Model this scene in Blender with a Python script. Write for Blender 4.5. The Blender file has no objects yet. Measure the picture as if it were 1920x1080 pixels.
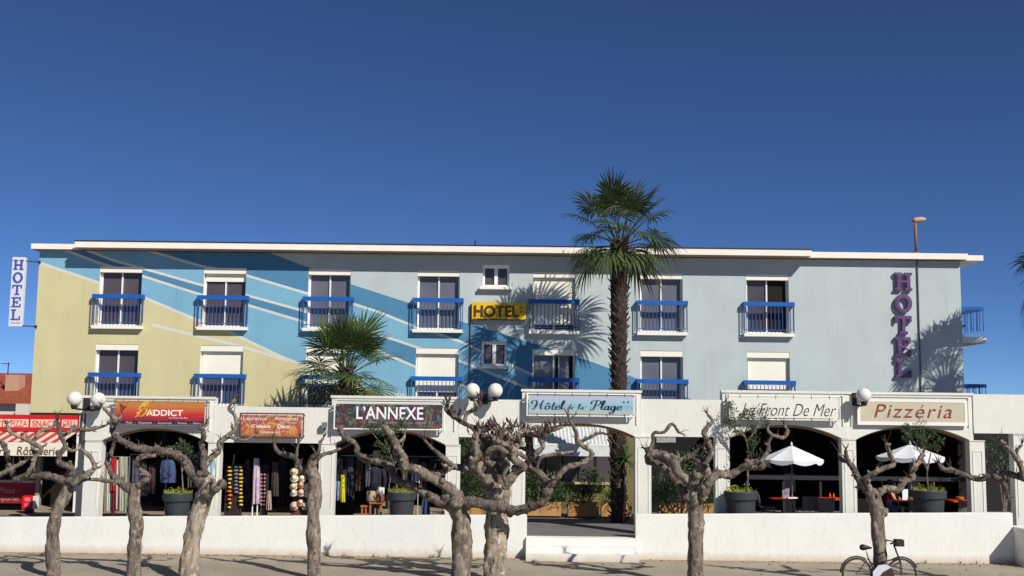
import bpy, math, random
from mathutils import Vector, Matrix, noise
random.seed(7)
S = bpy.context.scene
COL = S.collection
R_ = math.radians

# ------------------------------------------------------------------ camera
F = 2050.0                      # focal length in pixels of a 1920 px wide frame
PITCH = math.atan(230 / F); ROLL = 0.012; H = 3.96
fw = Vector((0, math.cos(PITCH), math.sin(PITCH)))
r0 = Vector((1, 0, 0)); u0 = Vector((0, -math.sin(PITCH), math.cos(PITCH)))
cr = math.cos(ROLL) * r0 + math.sin(ROLL) * u0
cu = -math.sin(ROLL) * r0 + math.cos(ROLL) * u0
cam = bpy.data.cameras.new('camera'); camo = bpy.data.objects.new('camera', cam); COL.objects.link(camo)
m3 = Matrix((cr, cu, -fw)).transposed()
camo.matrix_world = Matrix.Translation((0, 0, H)) @ m3.to_4x4()
cam.sensor_width = 36; cam.lens = F / 1920 * 36; cam.clip_end = 3000; cam.clip_start = 0.1
S.camera = camo
# ------------------------------------------------------------------ light
SUND = Vector((-0.85, 1.0, -1.0)).normalized()          # direction the light travels
W = bpy.data.worlds.new('World'); S.world = W; W.use_nodes = True
nt = W.node_tree
sky = nt.nodes.new('ShaderNodeTexSky'); sky.sky_type = 'NISHITA'; sky.sun_disc = False
sky.sun_elevation = math.asin(-SUND.z); sky.sun_rotation = math.atan2(-SUND.x, -SUND.y)
sky.altitude = 0; sky.air_density = 0.4; sky.dust_density = 0.0; sky.ozone_density = 10.0
bg = nt.nodes['Background']; bg.inputs[1].default_value = 0.09
nt.links.new(sky.outputs[0], bg.inputs[0])
sl = bpy.data.lights.new('sun', 'SUN'); sl.energy = 5.0; sl.angle = R_(0.53); sl.color = (1, 0.962, 0.905)
so = bpy.data.objects.new('sun', sl); COL.objects.link(so); so.location = (20, -20, 30)
so.rotation_euler = SUND.to_track_quat('-Z', 'Y').to_euler()
S.view_settings.view_transform = 'Standard'; S.view_settings.look = 'None'
S.view_settings.exposure = 0.0; S.view_settings.gamma = 1.0
S.render.resolution_x = 1920; S.render.resolution_y = 1080
S.cycles.max_bounces = 6; S.cycles.diffuse_bounces = 3

# ------------------------------------------------------------------ helpers
def P(px, py, Y):
    """point of the plane y=Y that the photograph shows at (px,py)"""
    d = fw + (px - 960) / F * cr + (540 - py) / F * cu
    t = Y / d.y
    return Vector((d.x * t, Y, H + d.z * t))
def PX(px, Y, z):               # X at given height
    py = 540 + 230
    for _ in range(6):
        p = P(px, py, Y); py += (p.z - z) * F / Y
    return p.x
def lin(c):
    return tuple((x / 255 / 12.92 if x / 255 <= 0.04045 else ((x / 255 + 0.055) / 1.055) ** 2.4) for x in c)

class MB:
    def __init__(s): s.v = []; s.f = []
    def quad(s, *p):
        n = len(s.v); s.v += [Vector(q) for q in p]; s.f.append(tuple(range(n, n + len(p))))
    def box(s, x0, x1, y0, y1, z0, z1):
        n = len(s.v)
        s.v += [Vector(q) for q in ((x0,y0,z0),(x1,y0,z0),(x1,y1,z0),(x0,y1,z0),(x0,y0,z1),(x1,y0,z1),(x1,y1,z1),(x0,y1,z1))]
        for q in ((0,3,2,1),(4,5,6,7),(0,1,5,4),(1,2,6,5),(2,3,7,6),(3,0,4,7)): s.f.append(tuple(n + i for i in q))
    def prism(s, poly, y0, y1):         # poly: (x,z) counterclockwise seen from -y
        n = len(s.v); k = len(poly)
        s.v += [Vector((x, y0, z)) for x, z in poly] + [Vector((x, y1, z)) for x, z in poly]
        s.f.append(tuple(range(n, n + k))); s.f.append(tuple(range(n + 2 * k - 1, n + k - 1, -1)))
        for i in range(k): j = (i + 1) % k; s.f.append((n + i, n + k + i, n + k + j, n + j))
    def tube(s, pts, rad, sides=8, cap=True, bump=0.0, bfreq=9.0, bz=1.0):
        pts = [Vector(p) for p in pts]
        if not isinstance(rad, (list, tuple)): rad = [rad] * len(pts)
        n = len(s.v); t0 = (pts[1] - pts[0]).normalized()
        a = t0.orthogonal().normalized()
        for i, p in enumerate(pts):
            t = (pts[min(i + 1, len(pts) - 1)] - pts[max(i - 1, 0)])
            if t.length < 1e-9: t = t0.copy()
            t.normalize(); a = (a - t * a.dot(t)).normalized(); b = t.cross(a)
            for k in range(sides):
                an = 2 * math.pi * k / sides
                d = a * math.cos(an) + b * math.sin(an)
                rr = rad[i]
                if bump:
                    q = p + d * rr
                    q.z *= bz; rr *= 1 + bump * (noise.noise(q * bfreq) + 0.7 * noise.noise(q * bfreq * 2.3))
                s.v.append(p + d * rr)
        for i in range(len(pts) - 1):
            for k in range(sides):
                q = n + i * sides; k2 = (k + 1) % sides
                s.f.append((q + k, q + k2, q + sides + k2, q + sides + k))
        if cap:
            s.f.append(tuple(n + k for k in reversed(range(sides))))
            s.f.append(tuple(n + (len(pts) - 1) * sides + k for k in range(sides)))
    def lathe(s, prof, c, sides=20, ax=None, sy=1.0):     # prof: (r,z) around the vertical through c, or the axis ax
        n = len(s.v); c = Vector(c); ax = Vector(ax or (0, 0, 1)).normalized(); a = ax.orthogonal().normalized(); b = ax.cross(a)
        for r, z in prof:
            for k in range(sides):
                an = 2 * math.pi * k / sides
                s.v.append(c + ax * z + (a * math.cos(an) + b * math.sin(an) * sy) * r)
        for i in range(len(prof) - 1):
            for k in range(sides):
                q = n + i * sides; k2 = (k + 1) % sides
                s.f.append((q + k, q + k2, q + sides + k2, q + sides + k))
        s.f.append(tuple(n + k for k in reversed(range(sides))))
        s.f.append(tuple(n + (len(prof) - 1) * sides + k for k in range(sides)))
    def sphere(s, c, r, u=24, w=14):
        s.lathe([(max(r * math.sin(math.pi * i / w), 1e-4), -r * math.cos(math.pi * i / w)) for i in range(w + 1)], c, u)
    def mesh(s, name, mat, org=(0, 0, 0), smooth=False):
        me = bpy.data.meshes.new(name); o = Vector(org)
        me.from_pydata([v - o for v in s.v], [], s.f)
        for mm in (mat if isinstance(mat, list) else [mat]): me.materials.append(mm)
        if smooth: me.polygons.foreach_set('use_smooth', [True] * len(me.polygons))
        me.update(); return me
    def build(s, name, mat, parent=None, smooth=False):
        me = s.mesh(name, mat, ORG.get(parent.name, (0, 0, 0)) if parent else (0, 0, 0), smooth)
        o = bpy.data.objects.new(name, me); COL.objects.link(o)
        if parent: o.parent = parent; ORG[o.name] = ORG.get(parent.name, (0, 0, 0))
        return o
ORG = {}
def thing(name, label, cat, loc, group=None):
    o = bpy.data.objects.new(name, None); COL.objects.link(o); o.location = loc; o.empty_display_size = 0.2
    ORG[o.name] = tuple(loc); return tag(o, label, cat, group)
def tag(o, label, cat, group=None):
    o['label'] = label; o['category'] = cat
    if group: o['group'] = group
    return o
def struct(o): o['kind'] = 'structure'; return o
def inst(name, me, parent, loc, rot=None):      # a piece that shares its mesh data
    o = bpy.data.objects.new(name, me); COL.objects.link(o); o.parent = parent
    o.location = Vector(loc) - Vector(ORG.get(parent.name, (0, 0, 0)))
    if rot: o.rotation_euler = rot
    ORG[o.name] = ORG.get(parent.name, (0, 0, 0))
    return o
def solo(mb, name, mat, label, cat, group=None, smooth=False):      # a thing that is one mesh, origin at its base
    xs = [v.x for v in mb.v]; ys = [v.y for v in mb.v]; zs = [v.z for v in mb.v]
    c = ((min(xs) + max(xs)) / 2, (min(ys) + max(ys)) / 2, min(zs))
    o = bpy.data.objects.new(name, mb.mesh(name, mat, c, smooth)); COL.objects.link(o); o.location = c; ORG[o.name] = c
    return tag(o, label, cat, group)

# ------------------------------------------------------------------ materials
def M(name, rgb, rough=0.8, var=0.12, scale=3.0, bump=0.15, bscale=60, col2=None, metal=0.0, spec=0.3, stretch=None):
    m = bpy.data.materials.new(name); m.use_nodes = True; t = m.node_tree; b = t.nodes['Principled BSDF']
    c = lin(rgb); b.inputs['Roughness'].default_value = rough; b.inputs['Metallic'].default_value = metal
    b.inputs['Specular IOR Level'].default_value = spec
    geo = t.nodes.new('ShaderNodeNewGeometry'); vec = geo.outputs['Position']
    if stretch:
        mp = t.nodes.new('ShaderNodeMapping'); mp.inputs['Scale'].default_value = stretch; t.links.new(vec, mp.inputs[0]); vec = mp.outputs[0]
    n = t.nodes.new('ShaderNodeTexNoise'); n.inputs['Scale'].default_value = scale; n.inputs['Detail'].default_value = 6; n.inputs['Roughness'].default_value = 0.62
    t.links.new(vec, n.inputs['Vector'])
    rp = t.nodes.new('ShaderNodeValToRGB'); rp.color_ramp.elements[0].position = 0.3; rp.color_ramp.elements[1].position = 0.7
    lo = lin(col2) if col2 else tuple(x * (1 - var) for x in c); hi = c if col2 else tuple(min(1, x * (1 + var * 0.6)) for x in c)
    rp.color_ramp.elements[0].color = (*lo, 1); rp.color_ramp.elements[1].color = (*hi, 1)
    t.links.new(n.outputs[0], rp.inputs[0]); t.links.new(rp.outputs[0], b.inputs['Base Color'])
    if bump:
        n2 = t.nodes.new('ShaderNodeTexNoise'); n2.inputs['Scale'].default_value = bscale; n2.inputs['Detail'].default_value = 4
        t.links.new(vec, n2.inputs['Vector'])
        bp = t.nodes.new('ShaderNodeBump'); bp.inputs['Strength'].default_value = bump; bp.inputs['Distance'].default_value = 0.02
        t.links.new(n2.outputs[0], bp.inputs['Height']); t.links.new(bp.outputs[0], b.inputs['Normal'])
    return m
def node(t, kind, op=None, *ins):
    n = t.nodes.new(kind)
    if op: n.operation = op
    for i, v in enumerate(ins):
        if v is None: continue
        if hasattr(v, 'is_linked'): t.links.new(v, n.inputs[i])
        else: n.inputs[i].default_value = v
    return n.outputs[0]
def mixc(t, fac, a, b):
    n = t.nodes.new('ShaderNodeMix'); n.data_type = 'RGBA'
    for i, v in ((0, fac), (6, a), (7, b)):
        if hasattr(v, 'is_linked'): t.links.new(v, n.inputs[i])
        else: n.inputs[i].default_value = v if i == 0 else (*v, 1)
    return n.outputs[2]

white_paint = M('white_paint', (236, 233, 222), 0.7, 0.05, 1.2, 0.1, 50)
white_wall = None
frame_white = M('frame_white', (235, 234, 228), 0.45, 0.03, 3, 0)
shutter_white = M('shutter_white', (238, 233, 214), 0.5, 0.03, 3, 0)
blue_paint = M('blue_paint', (32, 94, 172), 0.4, 0.08, 4, 0.03)
blue_bar = M('blue_bar', (56, 88, 146), 0.5, 0.1, 4, 0)
glass_dark = M('glass_dark', (82, 76, 80), 0.14, 0.3, 0.7, 0, spec=0.3)
glass_grey = M('glass_grey', (102, 104, 112), 0.16, 0.25, 0.6, 0, spec=0.35)
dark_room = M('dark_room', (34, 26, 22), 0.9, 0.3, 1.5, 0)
roof_grey = M('roof_grey', (120, 112, 104), 0.9)
def bark_mat(name, hi, lo, sc=7.0, stz=.35):
    m = M(name, hi, 0.95, 0.3, sc, 0, col2=lo, stretch=(1, 1, stz)); t = m.node_tree; b = t.nodes['Principled BSDF']
    mp = [n for n in t.nodes if n.type == 'MAPPING'][0]; rp = [n for n in t.nodes if n.type == 'VALTORGB'][0]
    v = t.nodes.new('ShaderNodeTexNoise'); v.inputs['Scale'].default_value = sc * 2.6; v.inputs['Detail'].default_value = 5; v.inputs['Roughness'].default_value = .7; v.inputs['Distortion'].default_value = .6; t.links.new(mp.outputs[0], v.inputs['Vector'])
    mr = t.nodes.new('ShaderNodeMapRange'); mr.inputs[1].default_value = .47; mr.inputs[2].default_value = .36; mr.inputs[4].default_value = .85; t.links.new(v.outputs[0], mr.inputs[0])
    v2 = t.nodes.new('ShaderNodeTexNoise'); v2.inputs['Scale'].default_value = 6.5; v2.inputs['Detail'].default_value = 4; v2.inputs['Roughness'].default_value = .65; geo = [n for n in t.nodes if n.type == 'NEW_GEOMETRY'][0]; t.links.new(geo.outputs['Position'], v2.inputs['Vector'])
    pm = t.nodes.new('ShaderNodeMapRange'); pm.inputs[1].default_value = .56; pm.inputs[2].default_value = .6; pm.inputs[4].default_value = .55; t.links.new(v2.outputs[0], pm.inputs[0])
    c = mixc(t, pm.outputs[0], rp.outputs[0], lin(tuple(min(255, x * 1.22) for x in hi)))            # flaked patches
    c = mixc(t, mr.outputs[0], c, lin(tuple(x * .42 for x in lo))); t.links.new(c, b.inputs['Base Color'])
    bp = t.nodes.new('ShaderNodeBump'); bp.inputs['Strength'].default_value = .9; bp.inputs['Distance'].default_value = .035; t.links.new(v.outputs[0], bp.inputs['Height']); t.links.new(bp.outputs[0], b.inputs['Normal'])
    return m
bark = bark_mat('bark', (150, 137, 122), (86, 76, 67))
bark_pale = bark_mat('bark_pale', (180, 166, 146), (124, 110, 94), 5.5, .22)
bark_dark = bark_mat('bark_dark', (126, 113, 103), (70, 61, 56), 9, .6)
twig_brown = M('twig_brown', (92, 72, 62), 0.95, 0.3, 12, 0)
dry_leaf = M('dry_leaf', (84, 66, 58), 0.9, 0.4, 15, 0)
palm_trunk_m = M('palm_trunk', (70, 54, 46), 0.95, 0.4, 10, 0.4, 40, col2=(40, 30, 27))
palm_stub_m = M('palm_stub', (108, 90, 78), 0.95, 0.4, 9, 0.2, 40, col2=(52, 40, 36))
asphalt = M('asphalt', (112, 108, 106), 0.95, 0.15, 1.5, 0.3, 120)
pot_grey = M('pot_grey', (54, 58, 62), 0.6, 0.12, 5, 0.05)
metal_grey = M('metal_grey', (150, 150, 148), 0.4, 0.1, 6, 0, metal=0.6)
metal_dark = M('metal_dark', (48, 46, 46), 0.5, 0.15, 6, 0)
rope = M('rope', (92, 80, 66), 0.9, 0.2, 20, 0)
ink = M('ink', (44, 48, 72), 0.6, 0.1, 6, 0)

def leaf_mat(name, rgb, rgb2, trans=0.25):
    m = M(name, rgb, 0.55, 0.3, 5, 0, col2=rgb2, spec=0.4)
    t = m.node_tree; b = t.nodes['Principled BSDF']; out = t.nodes['Material Output']
    tr = t.nodes.new('ShaderNodeBsdfTranslucent'); mx = t.nodes.new('ShaderNodeMixShader'); mx.inputs[0].default_value = trans
    rp = [n for n in t.nodes if n.type == 'VALTORGB'][0]
    t.links.new(rp.outputs[0], tr.inputs[0]); t.links.new(b.outputs[0], mx.inputs[1]); t.links.new(tr.outputs[0], mx.inputs[2]); t.links.new(mx.outputs[0], out.inputs[0])
    return m
palm_leaf = leaf_mat('palm_leaf', (96, 110, 58), (46, 61, 37))
palm_leaf_young = leaf_mat('palm_leaf_young', (104, 122, 64), (52, 72, 41))
olive_leaf = leaf_mat('olive_leaf', (92, 112, 70), (50, 68, 40))
bright_leaf = leaf_mat('bright_leaf', (104, 140, 62), (54, 86, 40))
flower_yellow = leaf_mat('flower_yellow', (176, 176, 66), (92, 110, 46))

# painted facade: curves of the mural as functions of x
FX0, FX1, FZ0, FZ1 = -16.6, 15.8, 3.0, 9.6
def facade_mat():
    m = bpy.data.materials.new('mural_stucco'); m.use_nodes = True; t = m.node_tree; b = t.nodes['Principled BSDF']
    b.inputs['Roughness'].default_value = 0.9; b.inputs['Specular IOR Level'].default_value = 0.15
    geo = t.nodes.new('ShaderNodeNewGeometry'); sp = t.nodes.new('ShaderNodeSeparateXYZ'); t.links.new(geo.outputs['Position'], sp.inputs[0])
    X = node(t, 'ShaderNodeMath', 'DIVIDE', node(t, 'ShaderNodeMath', 'SUBTRACT', sp.outputs[0], FX0), FX1 - FX0)
    Z = sp.outputs[2]
    def curve(pts):
        n = t.nodes.new('ShaderNodeFloatCurve'); c = n.mapping.curves[0]
        w = [P(a, d, 38.0) for a, d in pts]
        q = [((p.x - FX0) / (FX1 - FX0), (p.z - FZ0) / (FZ1 - FZ0)) for p in w]
        # extend both ends along their slope
        def ext(p, r, x): return (x, p[1] + (p[1] - r[1]) / (p[0] - r[0]) * (x - p[0]))
        q = [ext(q[0], q[1], max(q[0][0] - 0.06, -0.02))] + q + [ext(q[-1], q[-2], min(q[-1][0] + 0.15, 1.02))]
        q = [(min(1.2, max(-0.2, a)), min(1.3, max(-0.3, d))) for a, d in q]
        n.mapping.use_clip = False
        c.points[0].location = q[0]; c.points[1].location = q[-1]
        for a in q[1:-1]: c.points.new(*a)
        for p in c.points: p.handle_type = 'VECTOR'
        n.mapping.update(); t.links.new(X, n.inputs[1])
        return node(t, 'ShaderNodeMath', 'MULTIPLY_ADD', n.outputs[0], FZ1 - FZ0, FZ0)
    Fc = curve([(500,472),(575,500),(658,533),(770,569),(865,603),(995,642),(1080,668),(1150,693),(1200,712)])
    Cc = curve([(275,469),(377,499),(461,516),(572,549),(660,569),(710,585),(770,609),(860,639),(900,657),(960,685)])
    Dc = curve([(160,468),(215,489),(267,503),(376,534),(461,553),(562,581),(660,612),(749,640),(775,649),(860,676),(895,690)])
    Ec = curve([(125,470),(183,492),(265,517),(372,551),(461,571),(562,601),(640,630),(705,656),(775,686),(865,722)])
    Yc = curve([(72,492),(185,530),(268,557),(365,598),(403,610),(450,632),(530,670),(600,697),(668,722),(745,750)])
    Lc = curve([(285,609),(372,630),(455,650),(535,675)])
    def above(c, off=0.0): return node(t, 'ShaderNodeMath', 'GREATER_THAN', node(t, 'ShaderNodeMath', 'SUBTRACT', Z, c), off)
    def near(c, w): return node(t, 'ShaderNodeMath', 'LESS_THAN', node(t, 'ShaderNodeMath', 'ABSOLUTE', node(t, 'ShaderNodeMath', 'SUBTRACT', Z, c)), w)
    n = t.nodes.new('ShaderNodeTexNoise'); n.inputs['Scale'].default_value = 1.1; n.inputs['Detail'].default_value = 8; t.links.new(geo.outputs['Position'], n.inputs['Vector'])
    yel, lig, mid, gre, whi = lin((203, 194, 148)), lin((123, 172, 194)), lin((82, 132, 164)), lin((182, 192, 190)), lin((208, 207, 198))
    c = mixc(t, above(Yc), yel, lig)
    c = mixc(t, above(Ec), c, mid); c = mixc(t, above(Dc), c, lig); c = mixc(t, above(Cc), c, mid); c = mixc(t, above(Fc), c, gre)
    notF = node(t, 'ShaderNodeMath', 'LESS_THAN', X, 0.62)
    for cv, w in ((Cc, .045), (Dc, .045), (Ec, .045), (Yc, .05)):
        c = mixc(t, node(t, 'ShaderNodeMath', 'MULTIPLY', near(cv, w), notF), c, whi)
    x0 = (P(285, 609, 38).x - FX0) / (FX1 - FX0); x1 = (P(540, 677, 38).x - FX0) / (FX1 - FX0)
    seg = node(t, 'ShaderNodeMath', 'MULTIPLY', node(t, 'ShaderNodeMath', 'GREATER_THAN', X, x0), node(t, 'ShaderNodeMath', 'LESS_THAN', X, x1))
    c = mixc(t, node(t, 'ShaderNodeMath', 'MULTIPLY', near(Lc, .05), seg), c, whi)
    # weathering
    mp = t.nodes.new('ShaderNodeMapping'); mp.inputs['Scale'].default_value = (2.2, 2.2, 0.25); t.links.new(geo.outputs['Position'], mp.inputs[0])
    n3 = t.nodes.new('ShaderNodeTexNoise'); n3.inputs['Scale'].default_value = 1.0; n3.inputs['Detail'].default_value = 5; t.links.new(mp.outputs[0], n3.inputs['Vector'])
    st = node(t, 'ShaderNodeMath', 'ADD', node(t, 'ShaderNodeMath', 'MULTIPLY', n.outputs[0], 0.22), node(t, 'ShaderNodeMath', 'MULTIPLY', n3.outputs[0], 0.14))
    st = node(t, 'ShaderNodeMath', 'ADD', st, 0.82)
    mp4 = t.nodes.new('ShaderNodeMapping'); mp4.inputs['Scale'].default_value = (9, 1, .35); t.links.new(geo.outputs['Position'], mp4.inputs[0])
    n5 = t.nodes.new('ShaderNodeTexNoise'); n5.inputs['Scale'].default_value = 1.0; n5.inputs['Detail'].default_value = 6; t.links.new(mp4.outputs[0], n5.inputs['Vector'])
    mr5 = t.nodes.new('ShaderNodeMapRange'); mr5.inputs[1].default_value = .6; mr5.inputs[2].default_value = .78; mr5.inputs[4].default_value = .16; t.links.new(n5.outputs[0], mr5.inputs[0])
    st = node(t, 'ShaderNodeMath', 'SUBTRACT', st, mr5.outputs[0])
    vm = t.nodes.new('ShaderNodeVectorMath'); vm.operation = 'SCALE'; t.links.new(c, vm.inputs[0]); t.links.new(st, vm.inputs['Scale'])
    t.links.new(vm.outputs[0], b.inputs['Base Color'])
    n2 = t.nodes.new('ShaderNodeTexNoise'); n2.inputs['Scale'].default_value = 45; n2.inputs['Detail'].default_value = 3; t.links.new(geo.outputs['Position'], n2.inputs['Vector'])
    bp = t.nodes.new('ShaderNodeBump'); bp.inputs['Strength'].default_value = 0.35; bp.inputs['Distance'].default_value = 0.02
    t.links.new(n2.outputs[0], bp.inputs['Height']); t.links.new(bp.outputs[0], b.inputs['Normal'])
    return m
mural = facade_mat()
grey_stucco = M('grey_stucco', (176, 186, 184), 0.9, 0.1, 1, 0.3, 45)

def dirty_white(name, rgb, zdirt, amount=0.5):
    """white render with streaks and a dirty foot"""
    m = M(name, rgb, 0.85, 0.05, 1.5, 0.35, 28)
    t = m.node_tree; b = t.nodes['Principled BSDF']; rp = [n for n in t.nodes if n.type == 'VALTORGB'][0]
    geo = [n for n in t.nodes if n.type == 'NEW_GEOMETRY'][0]
    sp = t.nodes.new('ShaderNodeSeparateXYZ'); t.links.new(geo.outputs['Position'], sp.inputs[0])
    n = t.nodes.new('ShaderNodeTexNoise'); n.inputs['Scale'].default_value = 5; n.inputs['Detail'].default_value = 7; t.links.new(geo.outputs['Position'], n.inputs['Vector'])
    h = node(t, 'ShaderNodeMath', 'ADD', sp.outputs[2], node(t, 'ShaderNodeMath', 'MULTIPLY', n.outputs[0], -0.22))
    mr = t.nodes.new('ShaderNodeMapRange'); mr.inputs[1].default_value = zdirt; mr.inputs[2].default_value = zdirt - 0.22; mr.inputs[3].default_value = 0; mr.inputs[4].default_value = amount
    t.links.new(h, mr.inputs[0])
    c = mixc(t, mr.outputs[0], rp.outputs[0], lin((176, 150, 112)))
    mp = t.nodes.new('ShaderNodeMapping'); mp.inputs['Scale'].default_value = (7, 7, 1.3); t.links.new(geo.outputs['Position'], mp.inputs[0])
    n4 = t.nodes.new('ShaderNodeTexNoise'); n4.inputs['Scale'].default_value = 1.6; n4.inputs['Detail'].default_value = 9; n4.inputs['Roughness'].default_value = 0.75; t.links.new(mp.outputs[0], n4.inputs['Vector'])
    mr2 = t.nodes.new('ShaderNodeMapRange'); mr2.inputs[1].default_value = 0.55; mr2.inputs[2].default_value = 0.78; mr2.inputs[4].default_value = 0.6
    t.links.new(n4.outputs[0], mr2.inputs[0])
    c = mixc(t, mr2.outputs[0], c, lin((190, 186, 176)))
    t.links.new(c, b.inputs['Base Color'])
    return m
white_wall = dirty_white('white_wall', (231, 229, 220), 0.12, 0.55)
arcade_white = dirty_white('arcade_white', (222, 219, 207), -2, 0)

# ------------------------------------------------------------------ fonts
def text_mesh(s, shear=0.0, bold=0.0, depth=0.0, space=1.0):
    c = bpy.data.curves.new('t', 'FONT'); c.body = s; c.size = 1; c.shear = shear; c.offset = bold; c.extrude = depth; c.space_character = space
    c.resolution_u = 4
    o = bpy.data.objects.new('t', c); COL.objects.link(o)
    dg = bpy.context.evaluated_depsgraph_get(); dg.update()
    me = bpy.data.meshes.new_from_object(o.evaluated_get(dg)); bpy.data.objects.remove(o); bpy.data.curves.remove(c)
    return [v.co.copy() for v in me.vertices], [tuple(p.vertices) for p in me.polygons]
def put2d(vs, fs, x0, x1, z0, z1, y, name, mat, parent, thick=0.0):
    """fit a flat drawing (x,y) into the rectangle of a vertical plane; thick > 0 gives it body"""
    ax = min(v.x for v in vs); bx = max(v.x for v in vs); ay = min(v.y for v in vs); by = max(v.y for v in vs)
    mb = MB()
    f = lambda v: Vector((x0 + (v.x - ax) / (bx - ax) * (x1 - x0), y - (v.z * thick), z0 + (v.y - ay) / (by - ay) * (z1 - z0)))
    mb.v = [f(v) for v in vs]; mb.f = list(fs)
    o = mb.build(name, mat, parent); return o
def text(s, px0, px1, py0, py1, Y, mat, parent, name='lettering', shear=0, bold=0, thick=0.0, space=1.0):
    vs, fs = text_mesh(s, shear, bold, 0.5 if thick else 0.0, space)
    a = P(px0, py1, Y); b = P(px1, py0, Y); c = P(px0, py0, Y)
    o = put2d(vs, fs, a.x, b.x, 0, c.z - a.z, Y, name, mat, parent, thick)
    sl_ = (P(px1, py1, Y).z - a.z) / (b.x - a.x)
    for v in o.data.vertices: v.co.z += a.z
    return o
# slab-serif capitals as polygons: strokes are rectangles (x0,y0,x1,y1) in a 1x1 box
SLAB = {'H': [(.0,.0,.42,.13),(.58,.0,1,.13),(.0,.87,.42,1),(.58,.87,1,1),(.11,.13,.31,.87),(.69,.13,.89,.87),(.31,.42,.69,.57)],
        'T': [(.4,.13,.6,.87),(.26,0,.74,.13),(.02,.87,.98,1),(.02,.66,.14,.87),(.86,.66,.98,.87)],
        'E': [(.16,.13,.36,.87),(.02,0,.94,.13),(.02,.87,.92,1),(.36,.43,.62,.57),(.82,.13,.94,.34),(.8,.66,.92,.87),(.56,.34,.66,.66)],
        'L': [(.18,.13,.38,.87),(.04,0,.96,.13),(.04,.87,.54,1),(.84,.13,.96,.38)]}
def slab_letter(mb, ch, x0, x1, z0, z1, y0, y1):
    w = x1 - x0; h = z1 - z0
    if ch == 'O':
        n = len(mb.v); K = 28
        for y in (y0, y1):
            for rx, rz in ((.5, .5), (.27, .33)):
                for k in range(K):
                    a = 2 * math.pi * k / K
                    mb.v.append(Vector((x0 + w * (.5 + rx * math.cos(a)), y, z0 + h * (.5 + rz * math.sin(a)))))
        for k in range(K):
            j = (k + 1) % K
            mb.f.append((n + k, n + j, n + K + j, n + K + k)); mb.f.append((n + 2*K + j, n + 2*K + k, n + 3*K + k, n + 3*K + j))
            mb.f.append((n + j, n + k, n + 2*K + k, n + 2*K + j)); mb.f.append((n + K + k, n + K + j, n + 3*K + j, n + 3*K + k))
        return
    for i, (a, b, c, d) in enumerate(SLAB[ch]):
        mb.box(x0 + w * a, x0 + w * c, y0 - 0.001 * i, y1, z0 + h * b, z0 + h * d)
def catmull(pts, step):
    pts = [Vector(p) for p in pts]; out = []
    q = [pts[0] * 2 - pts[1]] + pts + [pts[-1] * 2 - pts[-2]]
    for i in range(1, len(q) - 2):
        n = max(2, int((q[i + 1] - q[i]).length / step))
        for k in range(n):
            t = k / n; a, b, c, d = q[i - 1], q[i], q[i + 1], q[i + 2]
            out.append(0.5 * ((2 * b) + (c - a) * t + (2 * a - 5 * b + 4 * c - d) * t * t + (3 * b - a - 3 * c + d) * t ** 3))
    out.append(pts[-1]); return out
# pen-script letters: (advance, strokes); x-height .42, ascender 1
SCRIPT = {
 'H': (.95, [[(.02,.62),(.0,.8),(.12,.97),(.3,.95),(.36,.7),(.3,.3),(.18,.02),(.06,.06)], [(.8,1),(.7,.7),(.66,.3),(.7,.05),(.82,.08)], [(.2,.42),(.45,.5),(.7,.52)]]),
 'P': (.72, [[(.42,.95),(.36,.6),(.26,.1),(.12,-.02),(.04,.08)], [(.08,.6),(.08,.85),(.35,1),(.66,.92),(.68,.66),(.5,.48),(.36,.5)]]),
 'B': (.85, [[(.42,.98),(.3,.5),(.14,-.05),(.0,-.2)], [(.1,.45),(.3,.95),(.55,1.25),(.6,1.05),(.4,.7),(.3,.55),(.62,.52),(.66,.2),(.4,-.12),(.14,.0),(.1,.25)]]),
 'o': (.42, [[(.24,.42),(.08,.34),(.04,.12),(.16,0),(.3,.1),(.32,.32),(.22,.42),(.3,.36),(.42,.34)]]),
 '^': (.0, [[(-.34,.58),(-.22,.72),(-.1,.58)]]),
 't': (.3, [[(.2,.8),(.14,.4),(.1,.1),(.18,0),(.3,.1)], [(.02,.46),(.3,.5)]]),
 'e': (.36, [[(.04,.18),(.26,.26),(.26,.4),(.14,.42),(.04,.28),(.06,.06),(.2,0),(.36,.14)]]),
 'l': (.26, [[(.02,.2),(.2,.7),(.22,.98),(.12,.9),(.08,.4),(.1,.05),(.26,.1)]]),
 'd': (.42, [[(.26,.36),(.12,.42),(.03,.2),(.1,0),(.24,.12),(.36,.98)], [(.3,.5),(.26,.1),(.42,.06)]]),
 'a': (.42, [[(.28,.36),(.14,.42),(.03,.2),(.1,0),(.24,.12),(.3,.4)], [(.3,.42),(.26,.1),(.32,0),(.42,.1)]]),
 'g': (.42, [[(.28,.36),(.14,.42),(.03,.2),(.1,0),(.24,.12),(.3,.4)], [(.32,.42),(.24,-.2),(.1,-.42),(-.02,-.3),(.16,-.12),(.42,.1)]]),
 '*': (.2, [[(.05,.75),(.15,.75)], [(.1,.68),(.1,.82)]]), ' ': (.28, [])}
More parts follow.
